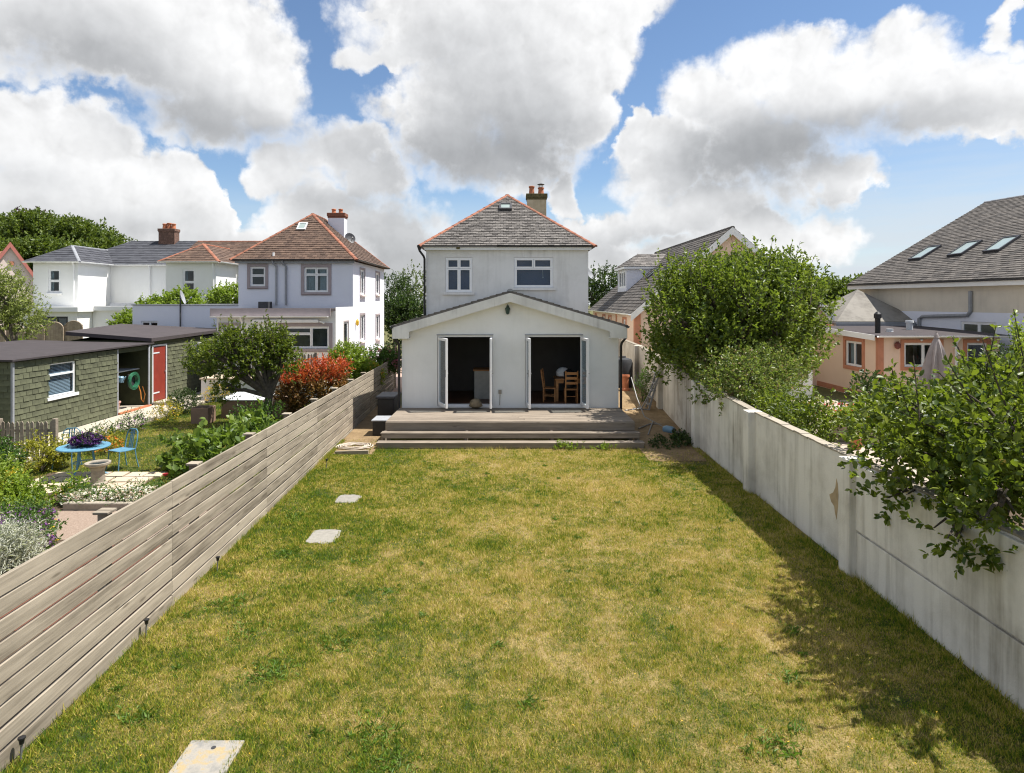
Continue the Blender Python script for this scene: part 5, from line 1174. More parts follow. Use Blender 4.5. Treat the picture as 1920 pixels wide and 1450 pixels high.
# ------------------------------------------------------------------ right: peach house, its low wing, the slate-roofed house
pe = thing('house', 'peach gabled house with grey slate roof and white dormer behind the tree', 'house', (10.3, 36, 0))
PX0, PX1, PYa, PYb, PZ, PR = 5.95, 14.9, 30.0, 45.0, 3.55, 7.38
pops = [(2.3, 3.1, 1.9, 3.0), (7.0, 7.8, 2.1, 3.0), (9.3, 10.2, 2.2, 3.0), (13.2, 13.7, 2.2, 3.0)]
mb = MB(); wall_sheet(mb, (PX0, PYa), (PX1, PYa), -.1, PZ); mb.face([(PX0, PYa, PZ), (PX1, PYa, PZ), ((PX0 + PX1) / 2, PYa, PR - .15)]); lops = [(15 - b, 15 - a, c, d) for a, b, c, d in pops]
wall_sheet(mb, (PX0, PYb), (PX0, PYa), -.1, PZ, lops); wall_sheet(mb, (PX1, PYa), (PX1, PYb), -.1, PZ); wall_sheet(mb, (PX1, PYb), (PX0, PYb), -.1, PZ); mb.build('wall', M['peach'], pe)
for o in lops: window(pe, (PX0, PYb), (PX0, PYa), o, V2, M['upvc'], sill=.06, surround=.12, sm=M['terr'], sillm=M['terr'])
mb = MB()
for yy in (30.14, 35.2): mb = MB(); mb.box(PX0 - .03, PX0 + .02, yy - .13, yy + .13, 0, PZ); mb.build('pilaster', M['terr'], pe)
mb = MB(); mb.box(PX0 - .015, PX0 + .25, PYa - .03, PYa - .002, 0, PZ); mb.build('pilaster', M['terr'], pe)
xm = (PX0 + PX1) / 2; hw = (PX1 - PX0) / 2; ps = (PR - PZ) / hw
fL = [(PX0 - .25, 45.2, PZ - .25 * ps), (PX0 - .25, 29.75, PZ - .25 * ps), (xm, 29.75, PR), (xm, 45.2, PR)]; fR = [(PX1 + .25, 29.75, PZ - .25 * ps), (PX1 + .25, 45.2, PZ - .25 * ps), (xm, 45.2, PR), (xm, 29.75, PR)]
prf = roof_part(pe, [fL, fR], M['slate2'], .24, .32); hip_tiles((xm, 29.75, PR), (xm, 45.2, PR), prf, M['slate2'], .11, .45, 'ridge_tile')
for s in (-1, 1):
    a = Vector((xm, 29.72, PR - .01)); b = Vector((xm + s * (hw + .25), 29.72, PZ - .25 * ps - .01)); mb = MB(); mb.slab([a, b, b - Vector((0, 0, .34)), a - Vector((0, 0, .34))], (0, .05, 0)); mb.build('bargeboard', M['plainw'], pe)
gutter((PX0 - .3, 29.8, PZ - .22), (PX0 - .3, 45.1, PZ - .22), pe, M['upvc'], .07)
# dormer on the slope that faces the white house
DX0, DX1, DYa, DYb, DZ0, DZ1 = 7.05, 9.6, 38.2, 41.2, 4.2, 6.0
mb = MB(); wall_sheet(mb, (DX0, DYb), (DX0, DYa), DZ0, DZ1, [(.35, 2.65, 4.75, 5.8)]); wall_sheet(mb, (DX0, DYa), (DX1, DYa), DZ0, DZ1); wall_sheet(mb, (DX1, DYb), (DX0, DYb), DZ0, DZ1); dm = mb.build('dormer', M['cool'], pe)
mb = MB(); rA_ = [(DX0 - .2, DYb + .2, DZ1), (DX0 - .2, DYa - .2, DZ1), (DX0 + 1.0, 39.7, DZ1 + .85)]; rB_ = [(DX0 - .2, DYa - .2, DZ1), (DX1 + .6, DYa - .2, DZ1), (DX1 + .6, 39.7, DZ1 + .85), (DX0 + 1.0, 39.7, DZ1 + .85)]; rC_ = [(DX1 + .6, DYb + .2, DZ1), (DX0 - .2, DYb + .2, DZ1), (DX0 + 1.0, 39.7, DZ1 + .85), (DX1 + .6, 39.7, DZ1 + .85)]
roof_part(pe, [rA_, rB_, rC_], M['slate'], .24, .32, 'dormer_roof'); mb = MB(); mb.box(DX0 - .19, DX1 + .4, DYa - .19, DYa - .16, DZ1 - .14, DZ1 - .002); mb.box(DX0 - .19, DX0 - .16, DYa - .158, DYb + .19, DZ1 - .14, DZ1 - .002); mb.build('dormer_fascia', M['upvc'], pe)
window(pe, (DX0, DYb), (DX0, DYa), (.35, 2.65, 4.75, 5.8), [(0, .33, 0, 1), (.33, .66, 0, 1), (.66, 1, 0, 1)], M['upvc'], fw=.06)
nL = Vector((-ps, 0, 1)).normalized(); uy = Vector((0, 1, 0)); wl = Vector((1, 0, ps)).normalized()
for (yy, xx) in ((36.3, 8.3), (33.2, 8.6)):
    c = Vector((xx, yy, PZ + (xx - PX0) * ps)) + nL * .05; mb = MB()
    for (a, b, p, q) in ((0, .5, .8, .07), (0, -.5, .8, .07), (-.36, 0, .07, .93), (.36, 0, .07, .93)): mb.obox(c + uy * a + wl * b, (uy, wl, nL), (p, q, .1))
    k3 = mb.build('skylight', M['dark'], prf); mb = MB(); mb.obox(c, (uy, wl, nL), (.66, .94, .02)); mb.build('pane', M['sglass'], k3)
# low peach wing
pw = thing('annexe', 'low flat-roofed peach annexe with terracotta window surrounds', 'annexe', (17, 27, 0))
QX0, QX1, QY0, QY1, QZ = 14.45, 19.2, 25.0, 30.0, 2.52
a1, a2 = (1.0, 2.40, 1.35, 2.30), (3.45, 4.25, .9, 2.3); al = (2.6, 3.9, 1.2, 2.25)
mb = MB(); wall_sheet(mb, (QX0, QY0), (QX1, QY0), -.1, QZ, [a1, a2]); wall_sheet(mb, (QX0, QY1), (QX0, QY0), -.1, QZ, [al]); mb.build('wall', M['peach'], pw)
window(pw, (QX0, QY0), (QX1, QY0), a1, [(0, .56, 0, 1), (.56, 1, 0, 1)], M['upvc'], surround=.13, sm=M['terr']); window(pw, (QX0, QY0), (QX1, QY0), a2, ONE, M['upvc'], surround=.13, sm=M['terr'])
window(pw, (QX0, QY1), (QX0, QY0), al, V2, M['upvc'], surround=.16, sm=M['terr'], curtain=[(.05, .4)])
mb = MB(); mb.box(QX0 - .03, QX0 + .20, QY0 - .03, QY0 - .002, 0, QZ); mb.box(QX0 - .03, QX0 - .002, QY0, QY0 + .12, 0, QZ); mb.build('corner_strip', M['terr'], pw)
mb = MB(); mb.box(QX0 - .03, QX0 - .002, QY0 + .12, 29.9, 0, .22); mb.build('plinth_strip', M['terr'], pw)
mb = MB(); mb.slab([(QX0 - .25, QY0 - .25, QZ + .005), (QX1 + .3, QY0 - .25, QZ + .005), (QX1 + .3, QY1, QZ + .18), (QX0 - .25, QY1, QZ + .18)], (0, 0, .07)); mb.build('flat_roof', M['felt'], pw)
mb = MB(); mb.slab([(QX0 - .28, QY0 - .25, QZ - .12), (QX0 - .28, QY1, QZ + .04), (QX0 - .28, QY1, QZ + .27), (QX0 - .28, QY0 - .25, QZ + .09)], (-.03, 0, 0)); mb.build('fascia_board', M['plainw'], pw); gutter((QX0 - .2, QY0 - .32, QZ + .06), (QX1 + .3, QY0 - .32, QZ + .06), pw, M['upvc'], .065)
pipe(pw, [(17.45, QY0 - .3, QZ), (17.45, QY0 - .06, QZ - .25), (17.45, QY0 - .06, .05)], .05, M['upvc'])
mb = MB(); mb.lathe((15.85, 26.6, QZ + .1), [(.15, 0), (.13, .06), (.13, .15)], 12); mb.build('vent', M['lid'], pw); mb = MB(); mb.lathe((14.95, 25.9, QZ + .08), [(.10, 0), (.10, .62), (.14, .64), (.14, .80), (.05, .9)], 12); mb.build('flue', M['black'], pw)
mb = MB(); mb.lathe((17.3, 27.6, QZ + .12), [(.13, 0), (.13, .35), (.17, .36), (.15, .46)], 10); mb.build('vent', M['lid'], pw)
mb = MB(); mb.lathe((15.15, 24.9, 2.05), [(.02, 0), (.10, .06), (.11, .2), (.03, .3)], 10); mb.tube([(15.15, 24.98, 2.3), (15.15, 24.85, 2.36), (15.15, 24.9, 2.3)], .012, 6); mb.build('hanging_lantern', plain('dark_red_pot', (.16, .05, .04), .6), pw)
for x in (16.1, 18.3): mb = MB(); mb.lathe((x, 24.93, 2.36), [(.02, 0), (.06, .05), (.02, .1)], 10); mb.build('globe_light', M['lid'], pw)
py = thing('pavilion_roof', 'pale lichened pyramid roof behind the low peach annexe', 'roof', (17.4, 33, 0))
mb = MB(); mb.box(15.9, 19.4, 30.3, 34.2, 0, 2.78); mb.build('wall', M['peach'], py)
mb = MB(); mb.box(15.4, 19.6, 30.05, 30.28, 2.70, 2.86); mb.box(15.4, 19.6, 30.1, 34.4, 2.87, 2.93); mb.build('eaves_ledge', M['lead'], py)
mb = MB(); c = [Vector((15.5, 30.2, 2.94)), Vector((19.6, 30.2, 2.94)), Vector((19.6, 34.4, 2.94)), Vector((15.5, 34.4, 2.94))]; apx = Vector((17.9, 32.8, 4.50))
for i in range(4): mb.slab([c[i], c[(i + 1) % 4], apx], (0, 0, .03))
mb.build('roof', render_wall('lichened_cement_roof', (.235, .22, .195), (.055, .048, .042), 1.0, .3, grain=20, bd=.02), py)
# big slate-roofed house
bh = thing('house', 'large house with slate roof and three skylights at the right edge', 'house', (23, 27, 0))
q0, q1 = Vector((18.5, 34.0, 0)), Vector((21.35, 18.0, 0)); dq = (q1 - q0).normalized(); nq = Vector((dq.y, -dq.x, 0)); inn = -nq; BZ = 4.78
fr_, to_ = q0, q1; Lq = (q1 - q0).length
ow = (6.35, 8.05, 2.15, 3.05)
mb = MB(); wall_sheet(mb, q0, q1, 3.45, BZ); mb.build('upper_wall', M['cream'], bh)
mb = MB(); wall_sheet(mb, q0, q1, -.1, 3.449, [ow]); mb.build('lower_wall', M['cool'], bh)
mb = MB(); far2 = q0 + inn * 16; wall_sheet(mb, far2, q0, -.1, BZ); wall_sheet(mb, q1, q1 + inn * 16, -.1, BZ); mb.face([q0 + Vector((0, 0, BZ)), far2 + Vector((0, 0, BZ)), q0 + inn * 8 + Vector((0, 0, 9.3))]); mb.build('end_wall', M['cream'], bh)
window(bh, q0, q1, ow, V2, M['upvc'], fw=.06)
E0, E1 = q0 - nq * -.35 - dq * .25, q1 - nq * -.35 + dq * .3
E0.z = E1.z = BZ + .04; R0 = q0 - dq * .25 + inn * 8.3; R1 = q1 + dq * .3 + inn * 8.3; R0.z = R1.z = 9.46
E0r, E1r = R0 + inn * 8.3, R1 + inn * 8.3; E0r.z = E1r.z = BZ + .04
brf = roof_part(bh, [[E0, E1, R1, R0], [E1r, E0r, R0, R1]], M['slate2'], .20, .30, single=300)
hip_tiles(R0, R1, brf, M['lead'], .12, .45, 'ridge_tile'); mb = MB(); mb.slab([E0, R0, R0 - Vector((0, 0, .16)), E0 - Vector((0, 0, .16))], dq * .05); mb.build('verge', M['lead'], bh)
mb = MB(); a, b = E0 - Vector((0, 0, .05)), E1 - Vector((0, 0, .05)); mb.slab([a, b, b - Vector((0, 0, .22)), a - Vector((0, 0, .22))], inn * .05); mb.build('fascia_board', M['plainw'], bh); gutter(E0 + nq * .06 - Vector((0, 0, .02)), E1 + nq * .06 - Vector((0, 0, .02)), bh, M['dark'], .06)
mb = MB(); a, b = q0 + nq * .33 + Vector((0, 0, BZ - .16)), q1 + nq * .33 + Vector((0, 0, BZ - .16)); mb.slab([a, b, b + inn * .32, a + inn * .32], (0, 0, .02)); mb.build('soffit', M['plainw'], bh)
nb_ = dq.cross((R0 - E0)).normalized(); nb_ = nb_ if nb_.z > 0 else -nb_
for cs in ([(1702, 494), (1731, 494), (1769, 457), (1738, 463)], [(1780, 487), (1797, 487), (1843, 448), (1818, 453)], [(1846, 481), (1868, 481), (1915, 438), (1887, 444)]):
    p4 = [hit(x, y, E0, nb_) for x, y in cs]; c = sum(p4, Vector()) / 4
    ua = ((p4[1] - p4[0]) + (p4[2] - p4[3])).normalized(); va = nb_.cross(ua).normalized(); va = va if va.z > 0 else -va; ua = va.cross(nb_)
    wd, hh = .78, 1.35; mb = MB()
    for (a, b, p, q) in ((0, hh / 2, wd, .09), (0, -hh / 2, wd, .09), (-wd / 2 + .04, 0, .08, hh - .09), (wd / 2 - .04, 0, .08, hh - .09)): mb.obox(c + ua * a + va * b + nb_ * .07, (ua, va, nb_), (p, q, .12))
    k4 = mb.build('skylight', M['dark'], brf); mb = MB(); mb.obox(c + nb_ * .09, (ua, va, nb_), (wd - .15, hh - .09, .02)); mb.build('pane', M['sglass'], k4)
wp = lambda u, z, k=.08: q0 + dq * u + nq * k + Vector((0, 0, z))
pipe(bh, [wp(6.9, 4.35), wp(6.9, 3.5), wp(6.75, 3.32), wp(4.4, 3.22), wp(4.2, 3.1), wp(4.2, 1.2)], .075, M['grey'], 'waste_pipe')
mb = MB(); mb.obox(q0 + dq * 2.3 + nq * .03 + Vector((0, 0, 2.9)), (dq, nq, Vector((0, 0, 1))), (1.2, .04, .6)); mb.build('blocked_window', M['cream'], bh)

# ------------------------------------------------------------------ left garden: furniture
t = thing('garden_table', 'round sky-blue metal garden table on the small patio', 'table', (-9.45, 14.25, 0))
c = Vector((-9.45, 14.25, 0))
mb = MB(); mb.lathe(c + Vector((0, 0, .655)), [(.45, 0), (.515, .005), (.52, .02), (.51, .035), (.02, .037)], 32); mb.build('table_top', M['blue'], t, smooth=True)
for k in range(3):
    a = .5 + k * 2 * math.pi / 3; d = Vector((math.cos(a), math.sin(a), 0)); mb = MB()
    mb.tube([c + d * .16 + Vector((0, 0, .65)), c + d * .18 + Vector((0, 0, .45)), c + d * .22 + Vector((0, 0, .25)), c + d * .33 + Vector((0, 0, .08)), c + d * .46 + Vector((0, 0, .012))], [.024, .022, .02, .02, .026], 8); mb.build('leg', M['blue'], t, smooth=True)
mb = MB(); mb.tube([c + Vector((.2 * math.cos(a), .2 * math.sin(a), .33)) for a in np.linspace(0, 2 * math.pi, 17)], .012, 6); mb.build('leg_ring', M['blue'], t)
def blue_chair(loc, rz, label):
    t = thing('garden_chair', label, 'chair', (0, 0, 0), 'blue metal garden chairs'); mb = MB()
    mb.add([(-.2, -.21, .44), (.2, -.21, .44), (.23, .0, .435), (.2, .2, .44), (-.2, .2, .44), (-.23, 0, .435), (-.2, -.21, .455), (.2, -.21, .455), (.23, 0, .45), (.2, .2, .455), (-.2, .2, .455), (-.23, 0, .45)],
           [(5, 4, 3, 2, 1, 0), (6, 7, 8, 9, 10, 11)] + [(i, (i + 1) % 6, 6 + (i + 1) % 6, 6 + i) for i in range(6)]); mb.build('seat', M['blue'], t)
    for x in (-.18, .18):
        for y, e in ((-.19, -.05), (.19, .07)): mb = MB(); mb.tube([(x, y, .44), (x * 1.04, y + e * .3, .25), (x * 1.18, y + e, .0)], [.015, .012, .012], 7); mb.build('leg', M['blue'], t, smooth=True)
    mb = MB(); mb.tube([(-.18, .2, .44), (-.19, .24, .66), (-.17, .27, .82), (-.10, .285, .88), (.10, .285, .88), (.17, .27, .82), (.19, .24, .66), (.18, .2, .44)], .013, 8); bk = mb.build('backrest', M['blue'], t, smooth=True)
    mb = MB()
    for x in (-.055, 0, .055): mb.beam((x, .205, .45), (x * .9, .283, .87), .028, .006, (0, 1, 0))
    mb.tube([(-.17, .262, .79), (.17, .262, .79)], .008, 6); mb.build('splat', M['blue'], bk)
    t.location = loc; t.rotation_euler = (0, 0, rz)
blue_chair((-9.02, 14.95, 0), math.radians(-24), 'sky-blue metal chair standing on the grass right of the round table')
blue_chair((-10.35, 15.0, 0), math.radians(12), 'sky-blue metal chair half hidden behind the round table')
t = bush('flower_bowl', 'dark bowl overflowing with deep purple pansies on the blue table', 'flower bowl', (-9.40, 14.28, .69), [(0, 0, .12, .30, .28, .12)], M['l_dark'], (.03, .06), 90, 8, (.06, .14), stems=0, flowers=[(M['f_violet'], 120, .09, 'pansies')])
mb = MB(); mb.lathe((-9.40, 14.28, .693), [(.12, 0), (.22, .07), (.24, .12), (.2, .12)], 16); mb.build('bowl', M['dark'], t, smooth=True)
mb = MB(); mb.tube([(-9.4, 14.28, .75), (-9.36, 14.3, 1.05), (-9.2, 14.3, 1.12)], .008, 5); mb.build('shoot', M['stemm'], t)
t = thing('bird_bath', 'stone bird bath on a stout pedestal beside the blue table', 'bird bath', (-8.72, 13.6, 0)); c = (-8.72, 13.6, 0)
mb = MB(); mb.lathe(c, [(.17, 0), (.18, .05), (.14, .08), (.125, .30), (.14, .36), (.17, .40)], 20); mb.build('pedestal', M['stone'], t, smooth=True)
mb = MB(); mb.lathe((c[0], c[1], .40), [(.16, 0), (.24, .05), (.245, .09), (.20, .09), (.17, .05), (.01, .045)], 24); mb.build('basin', M['stone'], t, smooth=True)
mb = MB(); mb.lathe((c[0], c[1], .452), [(.17, 0), (.182, .014), (.01, .015)], 24); mb.build('water', plain('dark_water', (.03, .035, .04), .08, .05, bmp=0), t)
# small patio of irregular slabs
pst = sheet('patio', [(-10.45, 12.9, -.003), (-7.8, 12.9, -.003), (-7.8, 14.65, -.003), (-10.45, 14.65, -.003)], M['soil'])
for i in range(6):
    for j in range(4):
        x0, y0 = -10.35 + i * .42 + (j % 2) * .1, 12.95 + j * .42
        pt = MB(); pt.slab([(x0 + R.uniform(0, .05), y0 + R.uniform(0, .04), -.03), (x0 + .40, y0 + R.uniform(0, .04), -.03), (x0 + .40 - R.uniform(0, .05), y0 + .40, -.03), (x0, y0 + .39, -.03)], (0, 0, .045 + R.random() * .008)); pt.build('paving_stone', M['pave'], pst)
t = thing('stone_edging', 'low stone edging block in front of the white daisies', 'edging', (-7.0, 11.85, 0)); mb = MB(); mb.box(-8.35, -6.2, 11.98, 12.12, -.05, .13); mb.build('edging_stone', M['stone'], t, bevel=.02)
# ------------------------------------------------------------------ left garden: plants
YB = bush('shrub', 'dark green shrub at the left edge beside the picket fence', 'shrub', (-11.15, 13.9, 0), [(0, 0, .36, .45, .5, .40), (-.6, .1, .45, .5, .6, .5)], M['l_mid'], (.05, .09), 420, 12)
bush('shrub', 'golden-tipped shrub behind the blue table', 'shrub', (-10.75, 14.7, 0), [(0, 0, .36, .38, .35, .36), (.2, .3, .3, .3, .3, .3)], M['l_gold'], (.04, .07), 260, 12)
bush('shrub', 'bright green shrub in front of the dark one at the left edge', 'shrub', (-10.25, 13.05, 0), [(0, 0, .2, .32, .34, .26), (-.45, .2, .28, .38, .36, .3)], M['l_lime'], (.05, .08), 260, 12, flowers=[(M['f_yellow'], 16, .08, 'blossom')])
bush('shrub', 'lime green leafy shrub left of the daisies', 'shrub', (-9.0, 12.0, 0), [(0, 0, .16, .30, .32, .2), (-.42, .0, .2, .32, .32, .22)], M['l_lime'], (.05, .10), 300, 12)
bush('flowering_shrub', 'orange-yellow flowering shrub at the left edge', 'shrub', (-9.7, 11.8, 0), [(0, 0, .24, .36, .4, .26), (.25, -.6, .18, .35, .36, .22)], M['l_gold'], (.04, .07), 220, 12, flowers=[(M['f_orange'], 30, .07, 'blossom'), (M['f_yellow'], 40, .07, 'blossom')])
bush('flowering_shrub', 'broad clump of small purple flowers near the fence', 'flowers', (-7.7, 10.0, 0), [(0, 0, .20, .48, .42, .25), (-.6, .3, .22, .5, .45, .27), (.42, -.35, .16, .36, .36, .21), (-.4, .75, .18, .4, .4, .2)], M['l_mid'], (.03, .06), 800, 11, flowers=[(M['f_purple'], 480, .07, 'blossom'), (M['f_yellow'], 24, .05, 'stray_blossom')])
bush('flowering_shrub', 'thin purple flowering sprays below the lime shrub', 'flowers', (-8.75, 11.15, 0), [(0, 0, .14, .4, .3, .16)], M['l_lime'], (.03, .05), 150, 10, flowers=[(M['f_purple'], 70, .05, 'blossom')])
bush('silver_plant', 'feathery silver-white plant at the left edge by the fence', 'plant', (-6.85, 8.75, 0), [(0, 0, .25, .36, .36, .3), (-.35, .35, .22, .36, .36, .27)], M['l_silver'], (.05, .10), 520, 14, (.18, .38), .9, width=.14, spread=.9, stems=3)
bush('daisies', 'mound of white and pink daisies nearer the slatted fence', 'flowers', (-7.25, 12.35, 0), [(0, 0, .10, .36, .26, .2), (.4, .05, .1, .34, .24, .18)], M['l_mid'], (.03, .05), 300, 9, flowers=[(M['f_white'], 300, .085, 'blossom')])
bush('daisies', 'low white daisies behind the stone edging', 'flowers', (-8.05, 12.35, 0), [(0, 0, .09, .42, .24, .16), (-.3, .05, .08, .3, .22, .14)], M['l_mid'], (.03, .05), 240, 9, flowers=[(M['f_white'], 200, .085, 'blossom')])
bush('day_lily', 'small yellow flowers on stalks behind the daisies', 'flowers', (-8.6, 12.55, 0), [(0, 0, .12, .2, .2, .16)], M['l_lime'], (.08, .16), 50, 5, upb=1.5, width=.2, stems=0, flowers=[(M['f_yellow'], 10, .08, 'blossom')])
bush('fig_shrub', 'big-leaved fig shrub leaning over the slatted fence', 'shrub', (-6.6, 14.7, 0), [(0, 0, .38, .6, .55, .42), (-.8, .2, .28, .5, .5, .34), (.75, .8, .36, .5, .6, .38), (.2, 1.3, .5, .5, .5, .44), (-.1, -.6, .24, .5, .4, .28)], M['l_fig'], (.10, .19), 380, 7, (.2, .45), .6, hexa=True, width=.8)
t = thing('poppy', 'single red poppy on the grass beside the fig shrub', 'flower', (-7.35, 13.7, 0)); mb = MB(); mb.tube([(-7.35, 13.7, 0), (-7.34, 13.7, .18)], .005, 5); mb.build('stalk', M['stemm'], t); mb = MB(); mb.lathe((-7.34, 13.7, .17), [(.01, 0), (.05, .02), (.06, .05), (.035, .05)], 10); mb.build('flower_head', M['f_red'], t)
for (x, y, lab, fm, n, r) in ((-11.35, 19.3, 'pale violet edging plant beside the concrete path, nearest the table', M['f_purple'], 50, .30), (-11.3, 21.2, 'yellow-flowered wispy plant in the middle of the path edge', M['f_yellow'], 40, .36), (-11.2, 25.0, 'yellow shrub at the far end of the concrete path', M['f_yellow'], 120, .5), (-10.4, 16.6, 'rust-orange plant behind the round blue table', M['f_orange'], 90, .28), (-11.2, 17.7, 'low purple and green plant by the path end', M['f_purple'], 24, .28)):
    bush('edging_plant', lab, 'plant', (x, y, 0), [(0, 0, r * .6, r * 1.1, r * 1.3, r * .8)], M['l_mid'] if fm is M['f_purple'] else M['l_gold'], (.04, .08), 120, 9, (.12, .3), .8, width=.3, stems=2, flowers=[(fm, n, .06, 'blossom')])
bush('clipped_bush', 'rounded dark olive bush beside the concrete path', 'bush', (-11.35, 22.4, 0), [(0, 0, .38, .52, .55, .42)], M['l_dark'], (.03, .05), 500, 12, (.06, .14))
tree('apple_tree', 'leafy apple tree with a thick trunk in the left garden', (-7.72, 20.3, 0), [(-2.05, .2, 2.0, .52, .5, .46), (-1.05, 0, 2.40, .55, .5, .55), (-.95, -.2, 1.65, .40, .4, .5), (.1, .2, 2.45, .62, .5, .52), (.55, .1, 2.0, .5, .5, .55), (-.3, -.2, 2.05, .42, .4, .4), (-1.15, -.3, 1.15, .26, .3, .36)] + clumps((-.5, -.1, 2.2), (1.3, .7, .7), 9, (.18, .32), .9, .1),
     M['l_apple'], (.065, .115), 1150, 13, (.15, .4), .5, .15, .95, fruit=0, lean=(.15, 0), sprays=(60, (.3, .6), 1.0))
bush('climbing_foliage', 'green suckers round the foot of the apple tree', 'plant', (-8.0, 19.6, 0), [(0, 0, .3, .5, .4, .4), (.6, .2, .3, .4, .4, .4)], M['l_mid'], (.05, .09), 180, 10, (.15, .35), .8)
bush('photinia_shrub', 'red-leaved photinia shrub beside the slatted fence', 'shrub', (-6.75, 21.8, 0), [(0, 0, .9, .85, .75, .66), (.55, .3, 1.0, .7, .65, .55), (-.6, -.2, .7, .5, .55, .5)], M['l_mixr'], (.06, .10), 900, 12, (.15, .35), .6)
tp = [o for o in bpy.data.objects if o.name.startswith('photinia_shrub')][0]
st, di, l = shoots_in([(-6.75 + a, 21.8 + b, 1.28 + c, r * .9, .55, .36) for a, b, c, r in ((0, 0, .12, .85), (.6, .3, .25, .7), (-.4, -.1, 0, .6))], 620, .6, .9, (.12, .3)); st[:, 2] = np.maximum(st[:, 2], 1.2); p, d = leaves_on(st, di, l, 9); leaf_cards('red_shoots', p, d, NR.uniform(.06, .10, len(p)), M['l_red'], tp, width=.4)
bush('round_shrub', 'rounded bright green shrub against the mauve-trimmed house', 'shrub', (-6.15, 24.6, 0), [(0, 0, 1.55, .72, .7, .72), (.2, -.1, .9, .7, .7, .7)], M['l_lime'], (.05, .09), 1500, 14, (.1, .25))
bush('hydrangea', 'pink and dusty-rose hydrangea behind the end of the fence', 'shrub', (-5.65, 27.2, 0), [(0, 0, 1.30, .75, .6, .55), (.55, .4, 1.35, .55, .5, .55), (-.2, 0, .6, .6, .6, .6)], M['l_mid'], (.06, .11), 1000, 11, flowers=[(M['f_dusty'], 90, .18, 'flower_head'), (M['f_pink'], 12, .22, 'pink_flower_head')])
bush('flowering_shrub', 'yellow flowering shrub at the far end of the slatted fence', 'shrub', (-5.55, 25.2, 0), [(0, 0, .95, .62, .6, .52), (-.3, -.8, .7, .4, .4, .42)], M['l_lime'], (.05, .09), 700, 12, flowers=[(M['f_yellow'], 150, .11, 'blossom'), (M['f_orange'], 26, .09, 'blossom')])
t = thing('garden_chest', 'large brown garden chest with a pale flat lid under the apple tree', 'chest', (-8.8, 21.9, 0)); mb = MB(); mb.box(-9.6, -7.35, 21.4, 22.6, 0, .58); mb.build('body', M['chest'], t, bevel=.01); mb = MB(); mb.slab([(-9.65, 21.35, .583), (-8.2, 21.35, .583), (-8.2, 22.65, .66), (-9.65, 22.65, .66)], (0, 0, .05)); mb.build('lid', M['lid'], t, bevel=.015)
t = thing('wooden_planter', 'small brown wooden box planter on the left lawn', 'planter', (-9.85, 20.6, 0)); mb = MB(); mb.box(-10.1, -9.55, 20.35, 20.9, 0, .52); mb.build('box', M['chest'], t, bevel=.012); mb = MB(); mb.box(-10.06, -9.59, 20.39, 20.86, .523, .53); mb.build('soil', M['soil'], t)
# ------------------------------------------------------------------ small things along our lawn
for i, (px, py) in enumerate(((612, 878), (407, 1072), (268, 1196), (12, 1430))):
    g = G(px, py); g.x = max(g.x, fx(g.y) + .08); t = thing('stake_light', ['solar stake light at the far end of the slatted fence', 'solar stake light halfway along the slatted fence', 'leaning solar stake light with pale base against the near fence', 'black solar stake light in the bottom left corner'][i], 'garden light', g, 'solar stake lights along the fence')
    mb = MB(); mb.tube([g, g + Vector((.01, 0, .16))], .009, 6); mb.build('stake', M['steel'], t); mb = MB(); mb.lathe(g + Vector((.01, 0, .16)), [(.018, 0), (.022, .04), (.03, .043), (.03, .055), (.01, .06)], 12); mb.build('lamp_head', M['black'], t)
def stone(name, label, rect, z, rnd):
    x0, x1, y0, y1 = rect; n = 18; mb = MB(); v = []
    for i in range(n):
        a = 2 * math.pi * i / n; r = 1 / max(abs(math.cos(a)), abs(math.sin(a))) ** .8; v.append(((x0 + x1) / 2 + (x1 - x0) / 2 * math.cos(a) * r * R.uniform(1 - rnd, 1), (y0 + y1) / 2 + (y1 - y0) / 2 * math.sin(a) * r * R.uniform(1 - rnd, 1), -.03))
    mb.slab(v, (0, 0, .03 + z)); return tag(mb.build(name, M['slabm'], bevel=.006), label, 'stone slab')
stone('stepping_stone', 'narrow pale stone slab nearly overgrown in the lawn', S1, .014, .18); stone('stepping_stone', 'pale square stone slab set in the lawn', S2, .014, .14)
t = thing('manhole_cover', 'lichen-spotted concrete inspection cover in the near lawn', 'cover', (-2.64, 5.3, 0)); mb = MB(); mb.box(S3[0], S3[1], S3[2], S3[3], -.03, .025)
m_, T_, b_ = new_mat('lichened_concrete'); g_ = T_.node('ShaderNodeNewGeometry').outputs['Position']; nn_ = T_.noise(g_, 7, 5, .65).outputs['Fac']; T_.put(b_.inputs['Base Color'], T_.ramp(nn_, [(.34, (.20, .195, .18)), (.50, (.29, .27, .235)), (.60, (.34, .26, .13)), (.72, (.36, .335, .29))])); b_.inputs['Roughness'].default_value = .9; bump(T_, b_, T_.noise(g_, 60, 3, .6).outputs['Fac'], .5, .005)
mb.build('slab', m_, t, bevel=.008); mb = MB(); mb.lathe((-2.56, 5.56, .0255), [(.012, 0), (.02, .002), (.02, .004), (.006, .002)], 14); mb.build('lifting_eye', M['dark'], t)
mb = MB()
for k in range(7): rr = .34 + .05 * k; mb.tube([(-4.12 + rr * .75 * math.cos(a) + .03 * math.sin(3 * a + k), 17.15 + rr * .55 * math.sin(a), .03 + .012 * (k % 3) + .01 * math.sin(5 * a + k)) for a in np.linspace(0, 2 * math.pi, 25)], .013, 5)
tag(mb.build('hose_coil', M['rope'], smooth=True), 'faded garden hose coiled on the ground left of the deck', 'hose')
t = thing('timber_edging', 'old timber edging lying beside the bottom step', 'timber', (-4.0, 16.4, 0)); board('plank', t, (-4.42, 16.32, .04), (-3.58, 16.38, .05), .05, .10, M['fence'])
